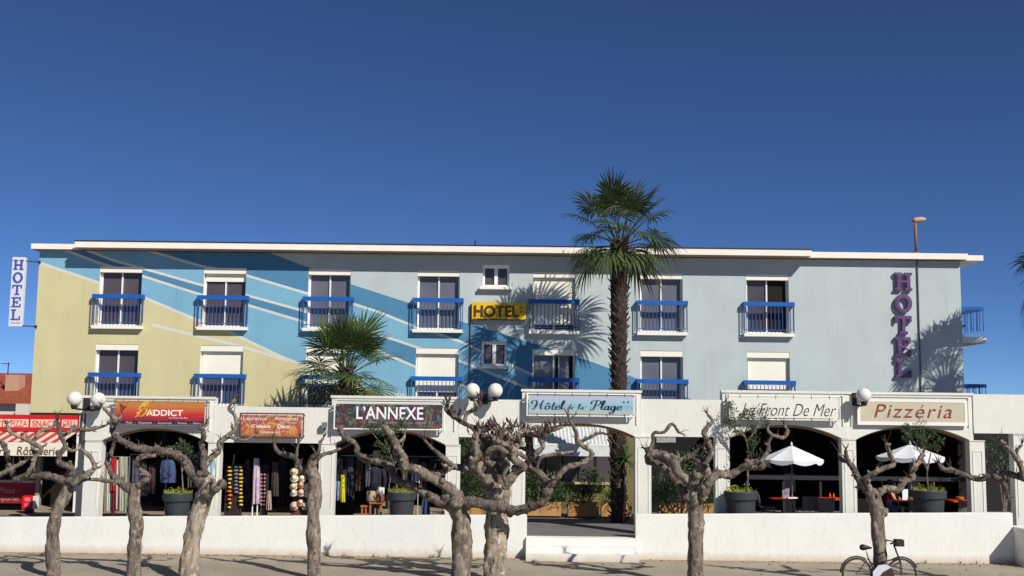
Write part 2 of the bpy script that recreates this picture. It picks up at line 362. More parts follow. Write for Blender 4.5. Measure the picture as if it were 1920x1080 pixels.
def script_text(s, x0, x1, zb, hcap, y, name, mat, parent, pen=0.06, shear=0.35):
    adv = sum(SCRIPT[c][0] for c in s); sc = (x1 - x0) / adv; cx = 0; mb = MB()
    for ch in s:
        a, strokes = SCRIPT[ch]
        for st in strokes:
            pts = catmull([Vector((p[0] + cx, 0, p[1])) for p in st], 0.04); L = []
            for i, p in enumerate(pts):
                d = pts[min(i + 1, len(pts) - 1)] - pts[max(i - 1, 0)]
                nrm = Vector((-d.z, 0, d.x)).normalized() if d.length > 1e-6 else Vector((1, 0, 0))
                w = pen * (0.35 + 0.75 * abs(d.normalized().z) ** 1.5)
                f = lambda q: Vector((x0 + sc * (q.x + shear * q.z * 0.45 * hcap / sc), y, zb + hcap * q.z))
                L.append((f(p + nrm * w), f(p - nrm * w)))
            n = len(mb.v)
            for q in L: mb.v += list(q)
            for i in range(len(L) - 1): mb.f.append((n + 2*i, n + 2*i + 1, n + 2*i + 3, n + 2*i + 2))
        cx += a
    return mb.build(name, mat, parent)

# ================================================================== SETTING
def ground_mat():
    m = M('promenade_ground', (168, 157, 138), 0.95, 0.12, 0.6, 0.4, 90, col2=(146, 136, 119))
    t = m.node_tree; b = t.nodes['Principled BSDF']; rp = [n for n in t.nodes if n.type == 'VALTORGB'][0]
    geo = [n for n in t.nodes if n.type == 'NEW_GEOMETRY'][0]
    sp = t.nodes.new('ShaderNodeSeparateXYZ'); t.links.new(geo.outputs['Position'], sp.inputs[0])
    n = t.nodes.new('ShaderNodeTexNoise'); n.inputs['Scale'].default_value = 2.5; n.inputs['Detail'].default_value = 9; n.inputs['Roughness'].default_value = 0.7; t.links.new(geo.outputs['Position'], n.inputs['Vector'])
    y = node(t, 'ShaderNodeMath', 'ADD', sp.outputs[1], node(t, 'ShaderNodeMath', 'MULTIPLY', n.outputs[0], 1.6))
    mr = t.nodes.new('ShaderNodeMapRange'); mr.inputs[1].default_value = 30.2; mr.inputs[2].default_value = 31.1; mr.inputs[4].default_value = 0.8; t.links.new(y, mr.inputs[0])
    c = mixc(t, mr.outputs[0], rp.outputs[0], lin((150, 128, 98)))
    mr2 = t.nodes.new('ShaderNodeMapRange'); mr2.inputs[1].default_value = 0.62; mr2.inputs[2].default_value = 0.78; mr2.inputs[4].default_value = 0.45; t.links.new(n.outputs[0], mr2.inputs[0])
    c = mixc(t, mr2.outputs[0], c, lin((112, 98, 82)))
    t.links.new(c, b.inputs['Base Color']); return m
mb = MB()
mb.quad((-700, -60, 0), (700, -60, 0), (700, 1400, 0), (-700, 1400, 0))
struct(mb.build('ground', ground_mat()))
STREET = 0.56
mb = MB(); mb.box(-70, 70, 30.3, 120, 0.05, STREET)
struct(mb.build('street', asphalt))
# pavement strip by the shop fronts
mb = MB(); mb.box(-70, -1.5, 34.6, 43, STREET - .2, STREET + .012)
struct(mb.build('pavement', M('pavement', (150, 134, 112), 0.9, 0.2, 2, 0.2)))

WT = lambda x: 0.947 + (x + 8.0) * 0.0163 + 0.06        # top of the promenade wall
def wall_piece(x0, x1, label):
    mb = MB(); n = max(2, int((x1 - x0) / 0.5)); Y0, Y1 = 30.2, 30.42
    for i in range(n + 1):
        x = x0 + (x1 - x0) * i / n
        zt = WT(x) + 0.008 * noise.noise(Vector((x * 1.7, 0, 0)))
        jb = 0.012 * noise.noise(Vector((x * 2.1, 3, 0)))
        mb.v += [Vector((x, Y0 + jb, -.1)), Vector((x, Y0 + jb * .4, zt - .012)), Vector((x, Y0 + .014, zt)), Vector((x, Y1, zt)), Vector((x, Y1, -.1))]
    for i in range(n):
        a = i * 5
        for k in range(4): mb.f.append((a + k, a + 5 + k, a + 6 + k, a + 1 + k))
    mb.f.append((0, 1, 2, 3, 4)); e = n * 5; mb.f.append((e + 4, e + 3, e + 2, e + 1, e))
    return solo(mb, 'promenade_wall', white_wall, label, 'wall')
gx0, gx1 = PX(988, 30.2, .8), PX(1192, 30.2, .8)
wall_piece(-40, gx0, 'long low white rendered wall left of the entrance steps')
xe = PX(1900, 30.2, .8)
wall_piece(gx1, xe, 'long low white rendered wall right of the entrance steps, behind the bicycle')
mb = MB(); mb.box(xe, xe + .45, 29.4, 30.45, -.1, WT(xe) - .36)
solo(mb, 'wall_pier', white_wall, 'white wall end jutting forward at the far right edge', 'wall')
st = thing('entrance_steps', 'three white steps in the gap of the low promenade wall', 'steps', ((gx0 + gx1) / 2, 29.9, 0))
for i in range(3):
    mb = MB(); z0, z1 = 0.19 * i, 0.19 * (i + 1)
    y0 = 29.62 + i * 0.24
    mb.box(gx0 - .03 + .004 * i, gx1 + .03 - .004 * i, y0, 30.5 + i * .003, z0 - (0.06 if i == 0 else -.001), z1 - (.008 if i == 2 else 0))
    mb.build('step', white_wall, st)

# ================================================================== HOTEL
FY = 38.0
XL, XR = -16.58, 15.7
hotel = thing('hotel_building', 'three storey hotel with a yellow and blue painted facade and flat white eaves', 'building', (0, FY, STREET))
L2, L1 = 6.71 + .02, 3.99 + .02            # balcony slab tops
FH = 2.08; FWd = 1.48
fx = [PX(p, FY, 7.8) for p in (225, 420.5, 617, 822, 1039, 1240.5, 1439.5)]
openings = []
for i, x in enumerate(fx):
    for lv, z in ((2, L2), (1, L1)): openings.append((x - FWd / 2, x + FWd / 2, z, z + FH, lv, i))
smalls = [(PX(905, FY, 8.4), PX(955, FY, 8.4), P(930, 538, FY).z, P(930, 497, FY).z), (PX(903, FY, 5.8), PX(950, FY, 5.8), P(926, 686, FY).z, P(926, 640, FY).z)]
ZT, ZB = 9.36, 3.7
xc = sorted({XL, XR} | {o[0] for o in openings} | {o[1] for o in openings} | {s[0] for s in smalls} | {s[1] for s in smalls})
zc = sorted({ZT, ZB} | {o[2] for o in openings} | {o[3] for o in openings} | {s[2] for s in smalls} | {s[3] for s in smalls})
holes = [o[:4] for o in openings] + smalls
mb = MB()
for a, b in zip(xc, xc[1:]):
    for c, d in zip(zc, zc[1:]):
        mx_, mz_ = (a + b) / 2, (c + d) / 2
        if any(h[0] < mx_ < h[1] and h[2] < mz_ < h[3] for h in holes): continue
        mb.quad((a, FY, c), (b, FY, c), (b, FY, d), (a, FY, d))
mb.build('wall', mural, hotel)
mb = MB()
mb.quad((XL, FY, ZB), (XL, FY, ZT), (XL, FY + 10, ZT), (XL, FY + 10, ZB)); mb.quad((XR, FY, ZB), (XR, FY + 10, ZB), (XR, FY + 10, ZT), (XR, FY, ZT))
mb.quad((XL, FY + 10, 0), (XL, FY + 10, ZT), (XR, FY + 10, ZT), (XR, FY + 10, 0))
mb.build('side_wall', grey_stucco, hotel)
# ground floor: dark open shop fronts left and right, a closed middle
GC0, GC1 = PX(846, FY, 2), PX(1345, FY, 2)
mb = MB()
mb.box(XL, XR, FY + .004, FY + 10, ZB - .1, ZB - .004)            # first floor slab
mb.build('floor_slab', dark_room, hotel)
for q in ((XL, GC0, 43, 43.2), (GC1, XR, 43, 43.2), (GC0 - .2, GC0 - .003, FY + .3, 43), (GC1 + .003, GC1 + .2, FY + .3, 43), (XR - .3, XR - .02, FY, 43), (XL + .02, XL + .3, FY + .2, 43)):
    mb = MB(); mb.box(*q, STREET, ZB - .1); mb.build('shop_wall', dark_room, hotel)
bay_shade = M('bay_shade', (20, 18, 17))  # near-black paint standing for shade on piers and side bay walls
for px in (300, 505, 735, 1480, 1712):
    x = PX(px, FY, 2); mb = MB(); mb.box(x - .2, x + .2, FY + .002, FY + .4, STREET, ZB - .1); mb.build('shop_pier', bay_shade, hotel)
olive_wall = M('olive_wall', (118, 108, 70), 0.9, 0.15, 2, 0.2)
WM0, WM1 = PX(975, FY, 2), PX(1215, FY, 2)
for q, mm in (((WM0, WM1, STREET, 1.55), olive_wall), ((WM0, WM1, 2.75, ZB - .1), olive_wall), ((WM0, WM0 + .3, 1.55, 2.75), olive_wall), ((WM1 - 1.2, WM1, 1.55, 2.75), olive_wall), ((GC0, WM0, STREET, ZB - .1), bay_shade), ((WM1, GC1, STREET, ZB - .1), bay_shade)):
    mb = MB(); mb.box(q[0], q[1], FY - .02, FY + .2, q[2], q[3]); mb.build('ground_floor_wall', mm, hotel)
mb = MB(); mb.box(WM0 + .3, WM1 - 1.2, FY + .05, FY + .1, 1.55, 2.75); wn = mb.build('window', glass_dark, hotel)
for k in range(6):
    x = WM0 + .3 + (WM1 - WM0 - 1.5) * k / 5; mb = MB(); mb.box(x - .03, x + .03, FY, FY + .06, 1.56, 2.74); mb.build('mullion', metal_dark, wn)
mb = MB(); mb.box(PX(1025, FY, 1.5), PX(1140, FY, 1.5), FY - .35, FY - .02, 1.5, 1.56); mb.build('window_ledge', M('ledge', (196, 186, 130)), hotel)
# roof slabs
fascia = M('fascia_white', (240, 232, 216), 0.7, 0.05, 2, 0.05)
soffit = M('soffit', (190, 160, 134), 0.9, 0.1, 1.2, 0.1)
def slab(x0, x1, y0, zt, zb, nm='eave'):
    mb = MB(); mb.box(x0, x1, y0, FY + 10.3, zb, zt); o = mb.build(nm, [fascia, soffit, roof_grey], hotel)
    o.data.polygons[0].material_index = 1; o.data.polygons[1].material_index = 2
    return o
za, zb_ = P(600, 457.5, 37.35).z, P(600, 469, 37.35).z
slab(PX(140, 37.35, 9.5), PX(1522, 37.35, 9.5), 37.35, za, zb_)
slab(PX(58, 37.72, 9.4), PX(140, 37.35, 9.5) - .004, 37.72, P(100, 457, 37.72).z, zb_ - .02)
slab(PX(1522, 37.35, 9.5) + .004, PX(1815, 37.72, 9.4), 37.72, P(1600, 473, 37.72).z, P(1600, 484, 37.72).z)
mb = MB(); mb.box(PX(1815, 37.72, 9.4) + .003, PX(1843, 38.0, 9.3), 37.95, FY + 10, P(1830, 479, 38).z, P(1830, 489, 38).z)
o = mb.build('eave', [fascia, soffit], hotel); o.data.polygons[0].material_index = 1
mb = MB(); mb.box(PX(140, 37.35, 9.5) - .015, PX(1522, 37.35, 9.5) + .015, 37.33, 37.5, za + .001, za + .035); mb.build('roof_edging', metal_dark, hotel)
mb = MB(); q = P(891, 460, 37.5); mb.tube([(q.x, 37.55, za), (q.x, 37.55, za + .22)], .03); mb.build('vent_pipe', metal_dark, hotel)
# windows and balconies
mulls = MB()
bal_me = MB(); bal_me.tube([(0, 0, 0), (0, 0, .8)], .0135, 6); bal_me = bal_me.mesh('baluster', blue_bar)
def french(x, z, lv, i):
    a, b = x - FWd / 2, x + FWd / 2; d = .24
    mb = MB()                                   # frame and reveals
    mb.quad((a, FY, z), (a, FY, z + FH), (a, FY + d, z + FH), (a, FY + d, z)); mb.quad((b, FY, z), (b, FY + d, z), (b, FY + d, z + FH), (b, FY, z + FH))
    mb.quad((a, FY, z + FH), (b, FY, z + FH), (b, FY + d, z + FH), (a, FY + d, z + FH)); mb.quad((a, FY, z), (a, FY + d, z), (b, FY + d, z), (b, FY, z))
    y0, y1 = FY + d - .07, FY + d - .002
    mb.box(a + .003, a + .06, y0, y1, z + .002, z + FH - .2); mb.box(b - .06, b - .003, y0, y1, z + .002, z + FH - .2)
    mb.box(a + .06, b - .06, y0 + .002, y1, z + .002, z + .07)
    w = mb.build('window', frame_white, hotel)
    mb = MB(); mb.box(a + .004, b - .004, FY + .015, FY + d - .01, z + FH - .2, z + FH - .004); mb.build('shutter_box', shutter_white, w)
    mb = MB(); mb.box(a + .01, b - .01, y1 - .02, y1 + .01, z, z + FH - .15)
    pane = glass_grey if (lv, i) in ((2, 5), (1, 5), (1, 4), (2, 2), (2, 3)) else glass_dark
    mb.build('pane', pane, w)
    mb = MB()
    off = 0.0
    mb.box(x - .025 + off, x + .025 + off, y0 - .005, y1 - .001, z + .07, z + FH - .2); mb.build('mullion', frame_white, w)
    if (lv, i) == (2, 6):
        mb = MB(); mb.box(x + .04, b - .07, y1 - .03, y1 - .021, z + .08, z + FH - .2); mb.build('gap_shade', dark_room, w)  # dark sheet on the pane, painted as the unlit room behind an open leaf
    if (lv, i) == (1, 4):
        mb = MB(); mb.box(x + .08, x + .17, y1 - .03, y1 - .021, z + .08, z + FH - .25); mb.box(b - .2, b - .07, y1 - .03, y1 - .021, z + .08, z + FH - .21); mb.build('gap_shade', dark_room, w)  # dark strips stand for the room's shade in the open gaps
        mb = MB(); mb.box(x + .17, x + .2, y0 - .02, y1 - .03, z + .08, z + FH - .25); mb.build('mullion', frame_white, w)
    sh = {(2, 1): .25, (2, 4): 1.62, (1, 1): .85, (1, 2): 1.1, (1, 3): 1.3, (1, 6): 1.42}.get((lv, i), 0)
    if sh:
        ys = FY + d - .1; nsl = int(sh / .055); mb = MB()       # corrugated roller shutter, one sheet
        for k in range(nsl + 1):
            zt = z + FH - .2 - k * .055
            for dz, dy in ((0, .003), (-.003, .0), (-.052, .0)): mb.v += [Vector((a + .05, ys + dy, zt + dz)), Vector((b - .05, ys + dy, zt + dz))]
        for k in range(len(mb.v) // 2 - 1): mb.f.append((2*k, 2*k + 2, 2*k + 3, 2*k + 1))
        mb.build('shutter', shutter_white, w)
    # balcony
    by = FY - .2; ba, bb = x - .87, x + .87
    mb = MB(); mb.box(ba, bb, by, FY - .001, z - .11, z - .001); bal = mb.build('balcony', white_paint, hotel)
    zr = z + 1.09
    mb = MB(); mb.box(ba - .02, bb + .02, by - .02, by + .05, zr - .15, zr); mb.box(ba - .02, ba + .04, by + .05, FY - .002, zr - .15, zr - .002); mb.box(bb - .04, bb + .02, by + .05, FY - .002, zr - .15, zr - .002)
    mb.build('top_rail', blue_paint, bal)
    mb = MB(); mb.box(ba + .01, bb - .01, by + .01, by + .03, z + .1, z + .125); mb.build('bottom_rail', blue_bar, bal)
    for xx in (ba + .012, bb - .012):
        mb = MB(); mb.box(xx - .014, xx + .014, by + .004, by + .034, z - .0005, zr - .151); mb.build('post', blue_bar, bal)
    n = 13
    for k in range(1, n):
        inst('baluster', bal_me, bal, (ba + .012 + (bb - ba - .024) * k / n, by + .019, z + .126 + (0.0)))
    for xx in (ba + .012, bb - .012): inst('baluster', bal_me, bal, (xx, by + .11, z + .11))
for o in openings: french((o[0] + o[1]) / 2, o[2], o[4], o[5])
for k, (a, b, c, d) in enumerate(smalls):
    mb = MB(); e = .2
    mb.quad((a, FY, c), (a, FY, d), (a, FY + e, d), (a, FY + e, c)); mb.quad((b, FY, c), (b, FY + e, c), (b, FY + e, d), (b, FY, d))
    mb.quad((a, FY, d), (b, FY, d), (b, FY + e, d), (a, FY + e, d)); mb.quad((a, FY, c), (a, FY + e, c), (b, FY + e, c), (b, FY, c))
    y0, y1 = FY + .1, FY + .18; t = .075; xm = (a + b) / 2
    mb.box(a + .002, a + t, y0, y1, c, d - .002); mb.box(b - t, b - .002, y0, y1, c, d - .002); mb.box(a + t, b - t, y0, y1 - .003, d - t - .03, d - .002); mb.box(a + t, b - t, y0, y1 - .003, c + .002, c + t); mb.box(xm - .06, xm + .06, y0 - .004, y1 - .005, c + t, d - t - .03)
    w = mb.build('window', frame_white, hotel)
    for x0, x1 in ((a + t, xm - .06), (xm + .06, b - t)):
        mb = MB(); mb.box(x0, x1, y1 - .03, y1 - .01, c + t, d - t - .03); mb.build('pane', glass_dark, w)
    mb = MB(); mb.box(a - .1, b + .1, FY - .2, FY - .002, c - .1, c - .005); mb.box(a + .02, b - .15, FY - .06, FY - .003, c - .004, c + .06); mb.build('sill', white_paint, w)
# drainpipes
for px, y0, y1 in ((883, 572, 760), (1720, 487, 760)):
    p = P(px, y0, FY - .05); q = P(px + (2 if px > 1000 else 0), y1, FY - .05)
    mb = MB(); mb.tube([(p.x, FY - .04, p.z), (p.x, FY - .04, 3.7)], .022, 8); mb.build('drainpipe', M('pipe', (96, 92, 90)), hotel)
# side balconies at the right end
for lv, z in ((2, L2), (1, L1)):
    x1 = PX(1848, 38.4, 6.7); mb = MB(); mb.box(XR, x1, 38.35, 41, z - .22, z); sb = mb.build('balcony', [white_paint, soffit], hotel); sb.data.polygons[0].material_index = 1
    mb = MB(); mb.box(XR + .01, x1 - .03, 38.38, 38.44, z + .95, z + 1.07); mb.box(x1 - .09, x1 - .03, 38.44, 40.9, z + .95, z + 1.07); mb.build('top_rail', blue_paint, sb)
    for k in range(5): inst('baluster', bal_me, sb, (XR + .1 + k * (x1 - XR - .16) / 4, 38.41, z + .21))
    for k in range(9): inst('baluster', bal_me, sb, (x1 - .06, 38.7 + k * .26, z + .21))
    mb = MB(); mb.box(XR + .12, XR + .5, 38.9, 39.3, z + .42, z + .46); mb.tube([(XR + .14, 38.92, z), (XR + .14, 38.95, z + .85)], .015); mb.tube([(XR + .48, 38.92, z), (XR + .3, 39.28, z + .42)], .015); mb.tube([(XR + .14, 39.28, z), (XR + .48, 38.95, z + .42)], .015); mb.box(XR + .12, XR + .18, 38.9, 39.3, z + .5, z + .85)
    solo(mb, 'balcony_chair', metal_dark, 'dark folding chair on the %s side balcony at the right end' % ('upper' if lv == 2 else 'lower'), 'chair')
# canopies over the shop fronts, reach shaped to keep the bays in shade
for x0, x1, y0 in ((PX(250, 36, 4), GC0, 33.1), (GC1, XR, 36.3)):
    mb = MB(); mb.box(x0, x1, y0, FY - .003, 3.62, 3.8); mb.build('shop_canopy', roof_grey, hotel)
# awning of the hotel entrance
aw = thing('entrance_awning', 'white ribbed awning over the hotel entrance behind the centre archway', 'awning', (1.8, 37, 2.7))
mb = MB(); ax0, ax1 = PX(1000, 36.4, 2.7), PX(1143, 36.4, 2.7); n = 40
for i in range(n):
    a, b = ax0 + (ax1 - ax0) * i / n, ax0 + (ax1 - ax0) * (i + 1) / n; h0 = .03 if i % 2 else 0
    mb.quad((a, 36.4, 2.78 + h0), (b, 36.4, 2.78 + .03 - h0), (b, FY - .03, 3.42 + .03 - h0), (a, FY - .03, 3.42 + h0))
mb.build('awning_sheet', M('awning_white', (206, 208, 206), .6), aw)
mb = MB(); mb.box(ax0, ax1, 36.37, 36.395, 2.5, 2.84); mb.build('valance', M('valance_white', (214, 216, 216), .6), aw)
mb = MB(); mb.box(ax0 + .02, ax1 - .02, 36.36, 36.4, 2.84, 2.9); mb.build('front_bar', frame_white, aw)

# ================================================================== ARCADE
AY = 31.3; AT = .36
arc = thing('arcade', 'freestanding white arcade of arches and square pillars in front of the shops', 'arcade', (0, AY, STREET))
def AX(px, z=3.1): return PX(px, AY, z)
ZL, ZR_ = 2.98, 3.28
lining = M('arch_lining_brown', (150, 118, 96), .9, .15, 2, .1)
# (left px, right px, top py, open-left px, open-right px, springing z, rise)
secs = [(147, 400, 744, 190, 388, ZL, .36), (400, 620, 763, 412, 597, ZL - .01, 0), (620, 860, 744, 628, 835, ZL, .38),
        (860, 978, 749, 863, 956, 3.2, 0), (978, 1202, 732, 986, 1190, ZR_, .34), (1202, 1355, 749, 1222, 1342, ZR_, 0),
        (1355, 1590, 734, 1370, 1580, ZR_, .37), (1590, 1827, 737, 1608, 1820, ZR_, .37), (1827, 2010, 740, 1850, 1903, ZR_ + .2, 0)]
for i, (a, b, ty, oa, ob, z, rise) in enumerate(secs):
    xa, xb, xoa, xob = AX(a), AX(b), AX(oa), AX(ob); zt = P((a + b) / 2, ty, AY).z
    y0 = AY - (.0 if i % 2 == 0 else -.03); y1 = AY + AT + .002 * i
    poly = [(xa, z)]
    K = 22
    poly.append((xoa, z))
    if rise:
        for k in range(1, K):
            t = k / K; poly.append((xoa + (xob - xoa) * t, z + rise * (1 - abs(2 * t - 1) ** 2.2)))
    poly += [(xob, z), (xb - .004, z), (xb - .004, zt), (xa + .004, zt)]
    poly[0] = (xa + .004, z)
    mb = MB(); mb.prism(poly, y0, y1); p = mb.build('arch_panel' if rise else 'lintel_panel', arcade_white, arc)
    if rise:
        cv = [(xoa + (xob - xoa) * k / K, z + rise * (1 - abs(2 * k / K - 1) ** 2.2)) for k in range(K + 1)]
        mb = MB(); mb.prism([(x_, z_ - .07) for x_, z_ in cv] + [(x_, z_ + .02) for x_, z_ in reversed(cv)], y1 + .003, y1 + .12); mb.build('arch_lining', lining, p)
        mb = MB(); e = .11; w = .03; X0, X1, Z0, Z1 = xa + e, xb - e, zt - .95, zt - .09     # moulding round the panel
        for q in ((xa - .03, xb + .03, zt - .05, zt + .02), (X0, X1, Z1 - w, Z1), (X0, X0 + w, Z0, Z1 - w - .001), (X1 - w, X1, Z0, Z1 - w - .001)):
            mb.box(q[0], q[1], y0 - .035, y0 + .02, q[2], q[3])
        mb.build('moulding', arcade_white, p)
pil = [(150, 188, ZL), (388, 411, ZL), (597, 627, ZL), (835, 862, ZL), (956, 985, 3.2), (1191, 1221, ZR_), (1342, 1369, ZR_), (1580, 1607, ZR_), (1821, 1849, ZR_), (1904, 1940, ZR_ + .2)]
pil_mat = arcade_white
for i, (a, b, z) in enumerate(pil):
    xa, xb = AX(a, 2.2), AX(b, 2.2); y0 = AY + .03 - (.06 if i in (4, 5) else 0)
    mb = MB(); mb.box(xa, xb, y0, AY + AT - .01, STREET, z - .004); o = mb.build('pillar', pil_mat, arc)
    mb = MB(); e = .07; w = .016
    if xb - xa > .3:
        X0, X1, Z0, Z1 = xa + e, xb - e, 1.15, z - .3
        for q in ((X0, X1, Z1 - w, Z1), (X0, X0 + w, Z0, Z1 - w), (X1 - w, X1, Z0, Z1 - w)): mb.box(q[0], q[1], y0 - .014, y0 + .01, q[2], q[3])
    mb.box(xa - .015, xb + .015, y0 - .02, y0 + .02, z - .03, z - .006)
    mb.build('pillar_moulding', arcade_white, o)
# dark grey upright strip at the left edge of the first pillar
mb = MB(); x = AX(149, 2); mb.box(x - .07, x + .1, AY - .005, AY + .02, STREET, P(152, 775, AY).z); mb.build('edge_strip', M('edge_grey', (74, 75, 80)), arc)

# ================================================================== SIGNS
def board(name, label, px0, px1, py0, py1, Y, mat, ties=True, frame=None, thick=.012, group=None):
    a = P(px0, py1, Y); b = P(px1, py1, Y); c = P((px0 + px1) / 2, py0, Y); d = P((px0 + px1) / 2, py1, Y)
    t = thing(name, label, 'sign', ((a.x + b.x) / 2, Y, d.z), group)
    mb = MB(); mb.box(a.x, b.x, Y - thick, Y, d.z, c.z); mb.build('banner' if ties else 'panel', mat, t)
    if frame:
        e, w = .045, .02
        for q in ((a.x - e, b.x + e, c.z + e - .02, c.z + e + w), (a.x - e, b.x + e, d.z - e - w, d.z - e + .02)):
            mb = MB(); mb.tube([(q[0], Y + .01, (q[2] + q[3]) / 2), (q[1], Y + .01, (q[2] + q[3]) / 2)], w, 8); mb.build('frame_tube', frame, t)
        for x in (a.x - e, b.x + e):
            mb = MB(); mb.tube([(x, Y + .01, d.z - e), (x, Y + .01, c.z + e)], w, 8); mb.build('frame_tube', frame, t)
            for z in (d.z, c.z):
                mb = MB(); mb.tube([(x, Y + .01, z), (x, AY - .005, z)], .018, 6); mb.build('bracket', frame, t)
    if ties:
        n = 6
        for k in range(n):
            x = a.x + (b.x - a.x) * (k + .5) / n
            for z0, z1 in ((c.z - .02, c.z + .07), (d.z + .02, d.z - .07)):
                mb = MB(); mb.tube([(x, Y - .015, z0), (x + .01, Y - .01, z1)], .009, 6); mb.build('tie', rope, t)
    return t
def band_mat(name, stops, px0, px1, py0, py1, Y, diag=0.0, scr=None, rough=.5):
    """printed banner: colour bands over its height"""
    z0 = P((px0 + px1) / 2, py1, Y).z; z1 = P((px0 + px1) / 2, py0, Y).z
    m = bpy.data.materials.new(name); m.use_nodes = True; t = m.node_tree; b = t.nodes['Principled BSDF']; b.inputs['Roughness'].default_value = rough
    geo = t.nodes.new('ShaderNodeNewGeometry'); sp = t.nodes.new('ShaderNodeSeparateXYZ'); t.links.new(geo.outputs['Position'], sp.inputs[0])
    mp = t.nodes.new('ShaderNodeMapping'); mp.inputs['Scale'].default_value = (0.9, 1, 6); t.links.new(geo.outputs['Position'], mp.inputs[0])
    n = t.nodes.new('ShaderNodeTexNoise'); n.inputs['Scale'].default_value = 1.6; n.inputs['Detail'].default_value = 4; t.links.new(mp.outputs[0], n.inputs['Vector'])
    u = node(t, 'ShaderNodeMath', 'DIVIDE', node(t, 'ShaderNodeMath', 'SUBTRACT', sp.outputs[2], z0), z1 - z0)
    u = node(t, 'ShaderNodeMath', 'ADD', u, node(t, 'ShaderNodeMath', 'MULTIPLY', node(t, 'ShaderNodeMath', 'SUBTRACT', n.outputs[0], .5), .35))
    rp = t.nodes.new('ShaderNodeValToRGB'); cr_ = rp.color_ramp
    while len(cr_.elements) < len(stops): cr_.elements.new(.5)
    for e, (p, c) in zip(cr_.elements, stops): e.position = p; e.color = (*lin(c), 1)
    t.links.new(u, rp.inputs[0]); c = rp.outputs[0]
    if scr:
        for i, col in enumerate(scr):
            n2 = t.nodes.new('ShaderNodeTexNoise'); n2.inputs['Scale'].default_value = 1.5 + i * .4; n2.inputs['Detail'].default_value = 3; n2.inputs['Distortion'].default_value = 1.5
            mp2 = t.nodes.new('ShaderNodeMapping'); mp2.inputs['Location'].default_value = (i * 13.1, 0, i * 7.7); t.links.new(geo.outputs['Position'], mp2.inputs[0]); t.links.new(mp2.outputs[0], n2.inputs['Vector'])
            f = node(t, 'ShaderNodeMath', 'LESS_THAN', node(t, 'ShaderNodeMath', 'ABSOLUTE', node(t, 'ShaderNodeMath', 'SUBTRACT', n2.outputs[0], .53)), .018)
            c = mixc(t, node(t, 'ShaderNodeMath', 'MULTIPLY', f, .8), c, lin(col))
    t.links.new(c, b.inputs['Base Color']); return m
SY = AY - .2
letter_white = M('letter_white', (240, 240, 238), .5, .02, 5, 0)
sun_m = band_mat('sunset_print', [(0, (84, 30, 58)), (.18, (138, 38, 56)), (.4, (188, 46, 44)), (.62, (196, 88, 50)), (.85, (186, 124, 62)), (1, (176, 116, 58))], 215, 383, 753, 795, SY)
t = board('shop_banner', 'sunset red and orange banner with white and yellow lettering over the leftmost arch', 216, 383, 752, 795, SY, sun_m, frame=metal_grey)
text('ADDICT', 274, 343, 768, 779.5, SY - .016, letter_white, t, bold=.015)
q0 = P(254, 779, SY - .017); script_text('Be', q0.x, P(288, 779, SY).x, q0.z + .02, .32, SY - .018, 'lettering', M('letter_gold', (232, 190, 66), .5, .05, 5, 0), t, pen=.045, shear=.5)
mb = MB(); a = P(216, 795, SY); b = P(383, 789, SY); mb.box(a.x, b.x, SY - .0155, SY - .0125, P(300, 795, SY).z + .002, P(300, 789.5, SY).z); mb.build('stripe', M('stripe_dark', (70, 24, 50)), t)
text('Mode   -   Chaussures   -   Accessoires   -   Homme   -   Femme', 236, 378, 790, 794, SY - .018, M('letter_pink', (226, 200, 206), .5, .02), t)
text('Le Grau du Roi', 317, 352, 782, 784.6, SY - .018, letter_white, t)
or_m = band_mat('orange_print', [(0, (168, 98, 62)), (.3, (172, 88, 60)), (.6, (166, 82, 66)), (.85, (148, 90, 82)), (1, (140, 88, 80))], 452, 565, 778, 818, SY, scr=[(206, 160, 84), (214, 150, 90)])
t = board('craft_banner', 'faded orange banner with white lettering on the lower lintel left of the small palm', 452, 565, 778.5, 817.5, SY, or_m, frame=M('frame_red', (110, 50, 44)))
ltc = M('letter_cream', (230, 216, 200), .5, .02)
text('Laurence', 456, 501, 781, 787.5, SY - .016, ltc, t, bold=.01); text('Artisanat', 515, 560, 781.5, 788, SY - .016, ltc, t, bold=.01); text('local', 539, 556, 790.5, 794, SY - .016, ltc, t)
text('Cadeaux', 472, 508, 795.5, 802, SY - .016, letter_white, t, shear=.2, bold=.015); text('Déco', 520, 542, 796, 803, SY - .016, letter_white, t, shear=.2, bold=.015); text('Souvenirs', 488, 526, 807, 812.5, SY - .016, ltc, t, bold=.015)
ann = band_mat('dark_print', [(0, (58, 52, 56)), (1, (52, 48, 54))], 628, 830, 757, 802, SY, scr=[(70, 130, 150), (150, 50, 60), (110, 120, 80)])
t = board('clothes_shop_banner', 'dark grey banner with colourful scribbles and big white lettering left of the twin lamps', 629, 829, 758, 802, SY, ann, frame=frame_white, ties=False)
text('L’ANNEXE', 668, 794, 762, 785.5, SY - .016, letter_white, t, bold=.012)
text('vêtements . accessoires . bijoux . cadeaux', 690, 800, 789, 795, SY - .016, M('letter_grey', (170, 164, 170)), t)
hm = band_mat('sea_print', [(0, (178, 172, 156)), (.2, (164, 182, 186)), (.42, (124, 174, 182)), (.6, (150, 184, 196)), (.8, (172, 182, 202)), (1, (178, 176, 190))], 990, 1188, 742, 777, SY)
t = board('hotel_banner', 'pale blue banner with dark script lettering over the centre arch', 991, 1187, 742, 777, SY, hm, frame=frame_white)
q = P(994, 768, SY); e_ = .022
